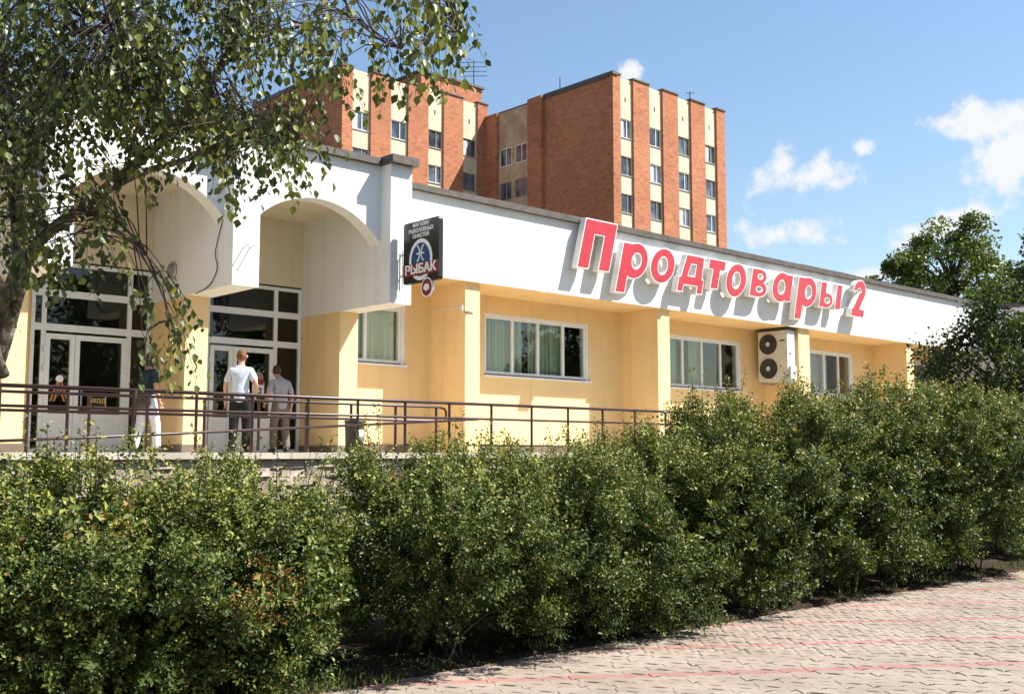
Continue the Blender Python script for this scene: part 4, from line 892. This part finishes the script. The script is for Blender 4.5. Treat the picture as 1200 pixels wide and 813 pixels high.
n = len(LB); LB, LA, LN = map(np.array, (LB, LA, LN))
adopt(tw_.obj('twigs', TWIG), bir)
adopt(link('leaf_crown', leaves(LB, LA, LN, g.uniform(.026, .060, n), .40, np.array(LV), 'leaf_crown', .10, True), bl), bir)

# broadleaf trees
TB = plain('tree_bark', (.07, .055, .042), .95, var=.4, scale=12)
def tree(loc, h, crown, label, mat, seed, nclump=60, per=260, leaf=.12, group=None, clear=.25, name='broadleaf_tree', clr=.9):
    g = np.random.default_rng(seed); t = thing(name, loc, label, 'tree', group); loc = np.array(loc, float); rx, rz = crown
    cz = h - rz; tb = MB(); top = loc + [0, 0, h*.9]
    tr = [loc + [0, 0, -.1], loc + [g.normal(0, .1), g.normal(0, .1), h*.25], loc + [g.normal(0, .2), g.normal(0, .2), h*.55], top]
    tb.tube(tr, [h*.022, h*.018, h*.012, h*.003], 8); C = []
    for i in range(nclump):
        th = g.uniform(0, 6.283); ez = g.uniform(-.95, 1); r = g.uniform(.45, 1.0)
        c = loc + np.array([rx*math.cos(th)*math.sqrt(1 - ez*ez*.9)*r, rx*math.sin(th)*math.sqrt(1 - ez*ez*.9)*r, cz + rz*ez*g.uniform(.8, 1.02)]); C.append(c)
        s = loc + np.array([0, 0, max(h*clear, min(c[2] - rx*.45, h*.85))]); tb.tube([s, (s + c)/2 + [0, 0, .08*rx], c], [h*.0045, h*.0028, h*.001], 5)
    C = np.array(C); own = np.repeat(np.arange(nclump), per); cr = g.uniform(.45, 1, nclump)*rx*.30*clr; n = len(own)
    off = unit(g.standard_normal((n, 3)))*(cr[own]*g.random(n)**.45)[:, None]*[1, 1, .75]; B = C[own] + off
    lv = np.clip(g.uniform(.15, .7, nclump)[own] + g.normal(0, .15, n), 0, 1)
    adopt(tb.obj('trunk', TB, None, True), t)
    adopt(link('crown', leaves(B, unit(off + g.standard_normal((n, 3))*rx*.25), unit(g.standard_normal((n, 3))*.7 + [0, 0, .7]), leaf*g.uniform(.7, 1.3, n), .38, lv, 'crown'), mat), t); return t
TL1 = leafmat('tree_leaf', [(0, (.030, .055, .012)), (.5, (.085, .125, .025)), (1, (.20, .22, .05))], .25, .3)
TL2 = leafmat('dark_tree_leaf', [(0, (.018, .038, .010)), (.6, (.042, .072, .016)), (1, (.10, .125, .03))], .25, .3)
tree((58, 27.2, 0), 14.4, (4.2, 5.8), 'tall leafy tree rising behind the end of the white roof', TL1, 31, 150, 190, .19, clr=.85)
tree((57.0, 29.4, 0), 12.7, (2.3, 3.6), 'rounded small tree behind the white roof beside the taller tree', TL1, 32, 70, 240, .18)
tree((64, 24.2, 0), 12.6, (4.2, 5.4), 'dense tree beyond the shop end wing', TL1, 33, 130, 190, .19, clr=.85)
tree((26.2, 9.2, 0), 7.6, (1.7, 3.4), 'dark young tree between the hedge and the shop end', TL2, 34, 80, 160, .10, clear=.2, clr=1.1)
tree((24.2, 10.35, 0), 4.9, (1.7, 1.75), 'low dark spreading tree before the shop end', TL2, 35, 105, 150, .09, clear=.15, clr=1.1)
for i, (x, y) in enumerate(((-9, -22), (1, -26), (11, -24), (24, -27), (36, -25))):
    tree((x, y, 0), 11 + (i*37 % 5)*.8, (4.6, 4.8), 'leafy tree lining the far side of the paved square', TL1, 40 + i, 110, 160, .26, 'trees across the square')
try:
    cy = SC.cycles; cy.max_bounces = 7; cy.diffuse_bounces = 4; cy.glossy_bounces = 3; cy.transmission_bounces = 4; cy.transparent_max_bounces = 8
except Exception: pass
SC.render.resolution_x, SC.render.resolution_y = 1024, 693
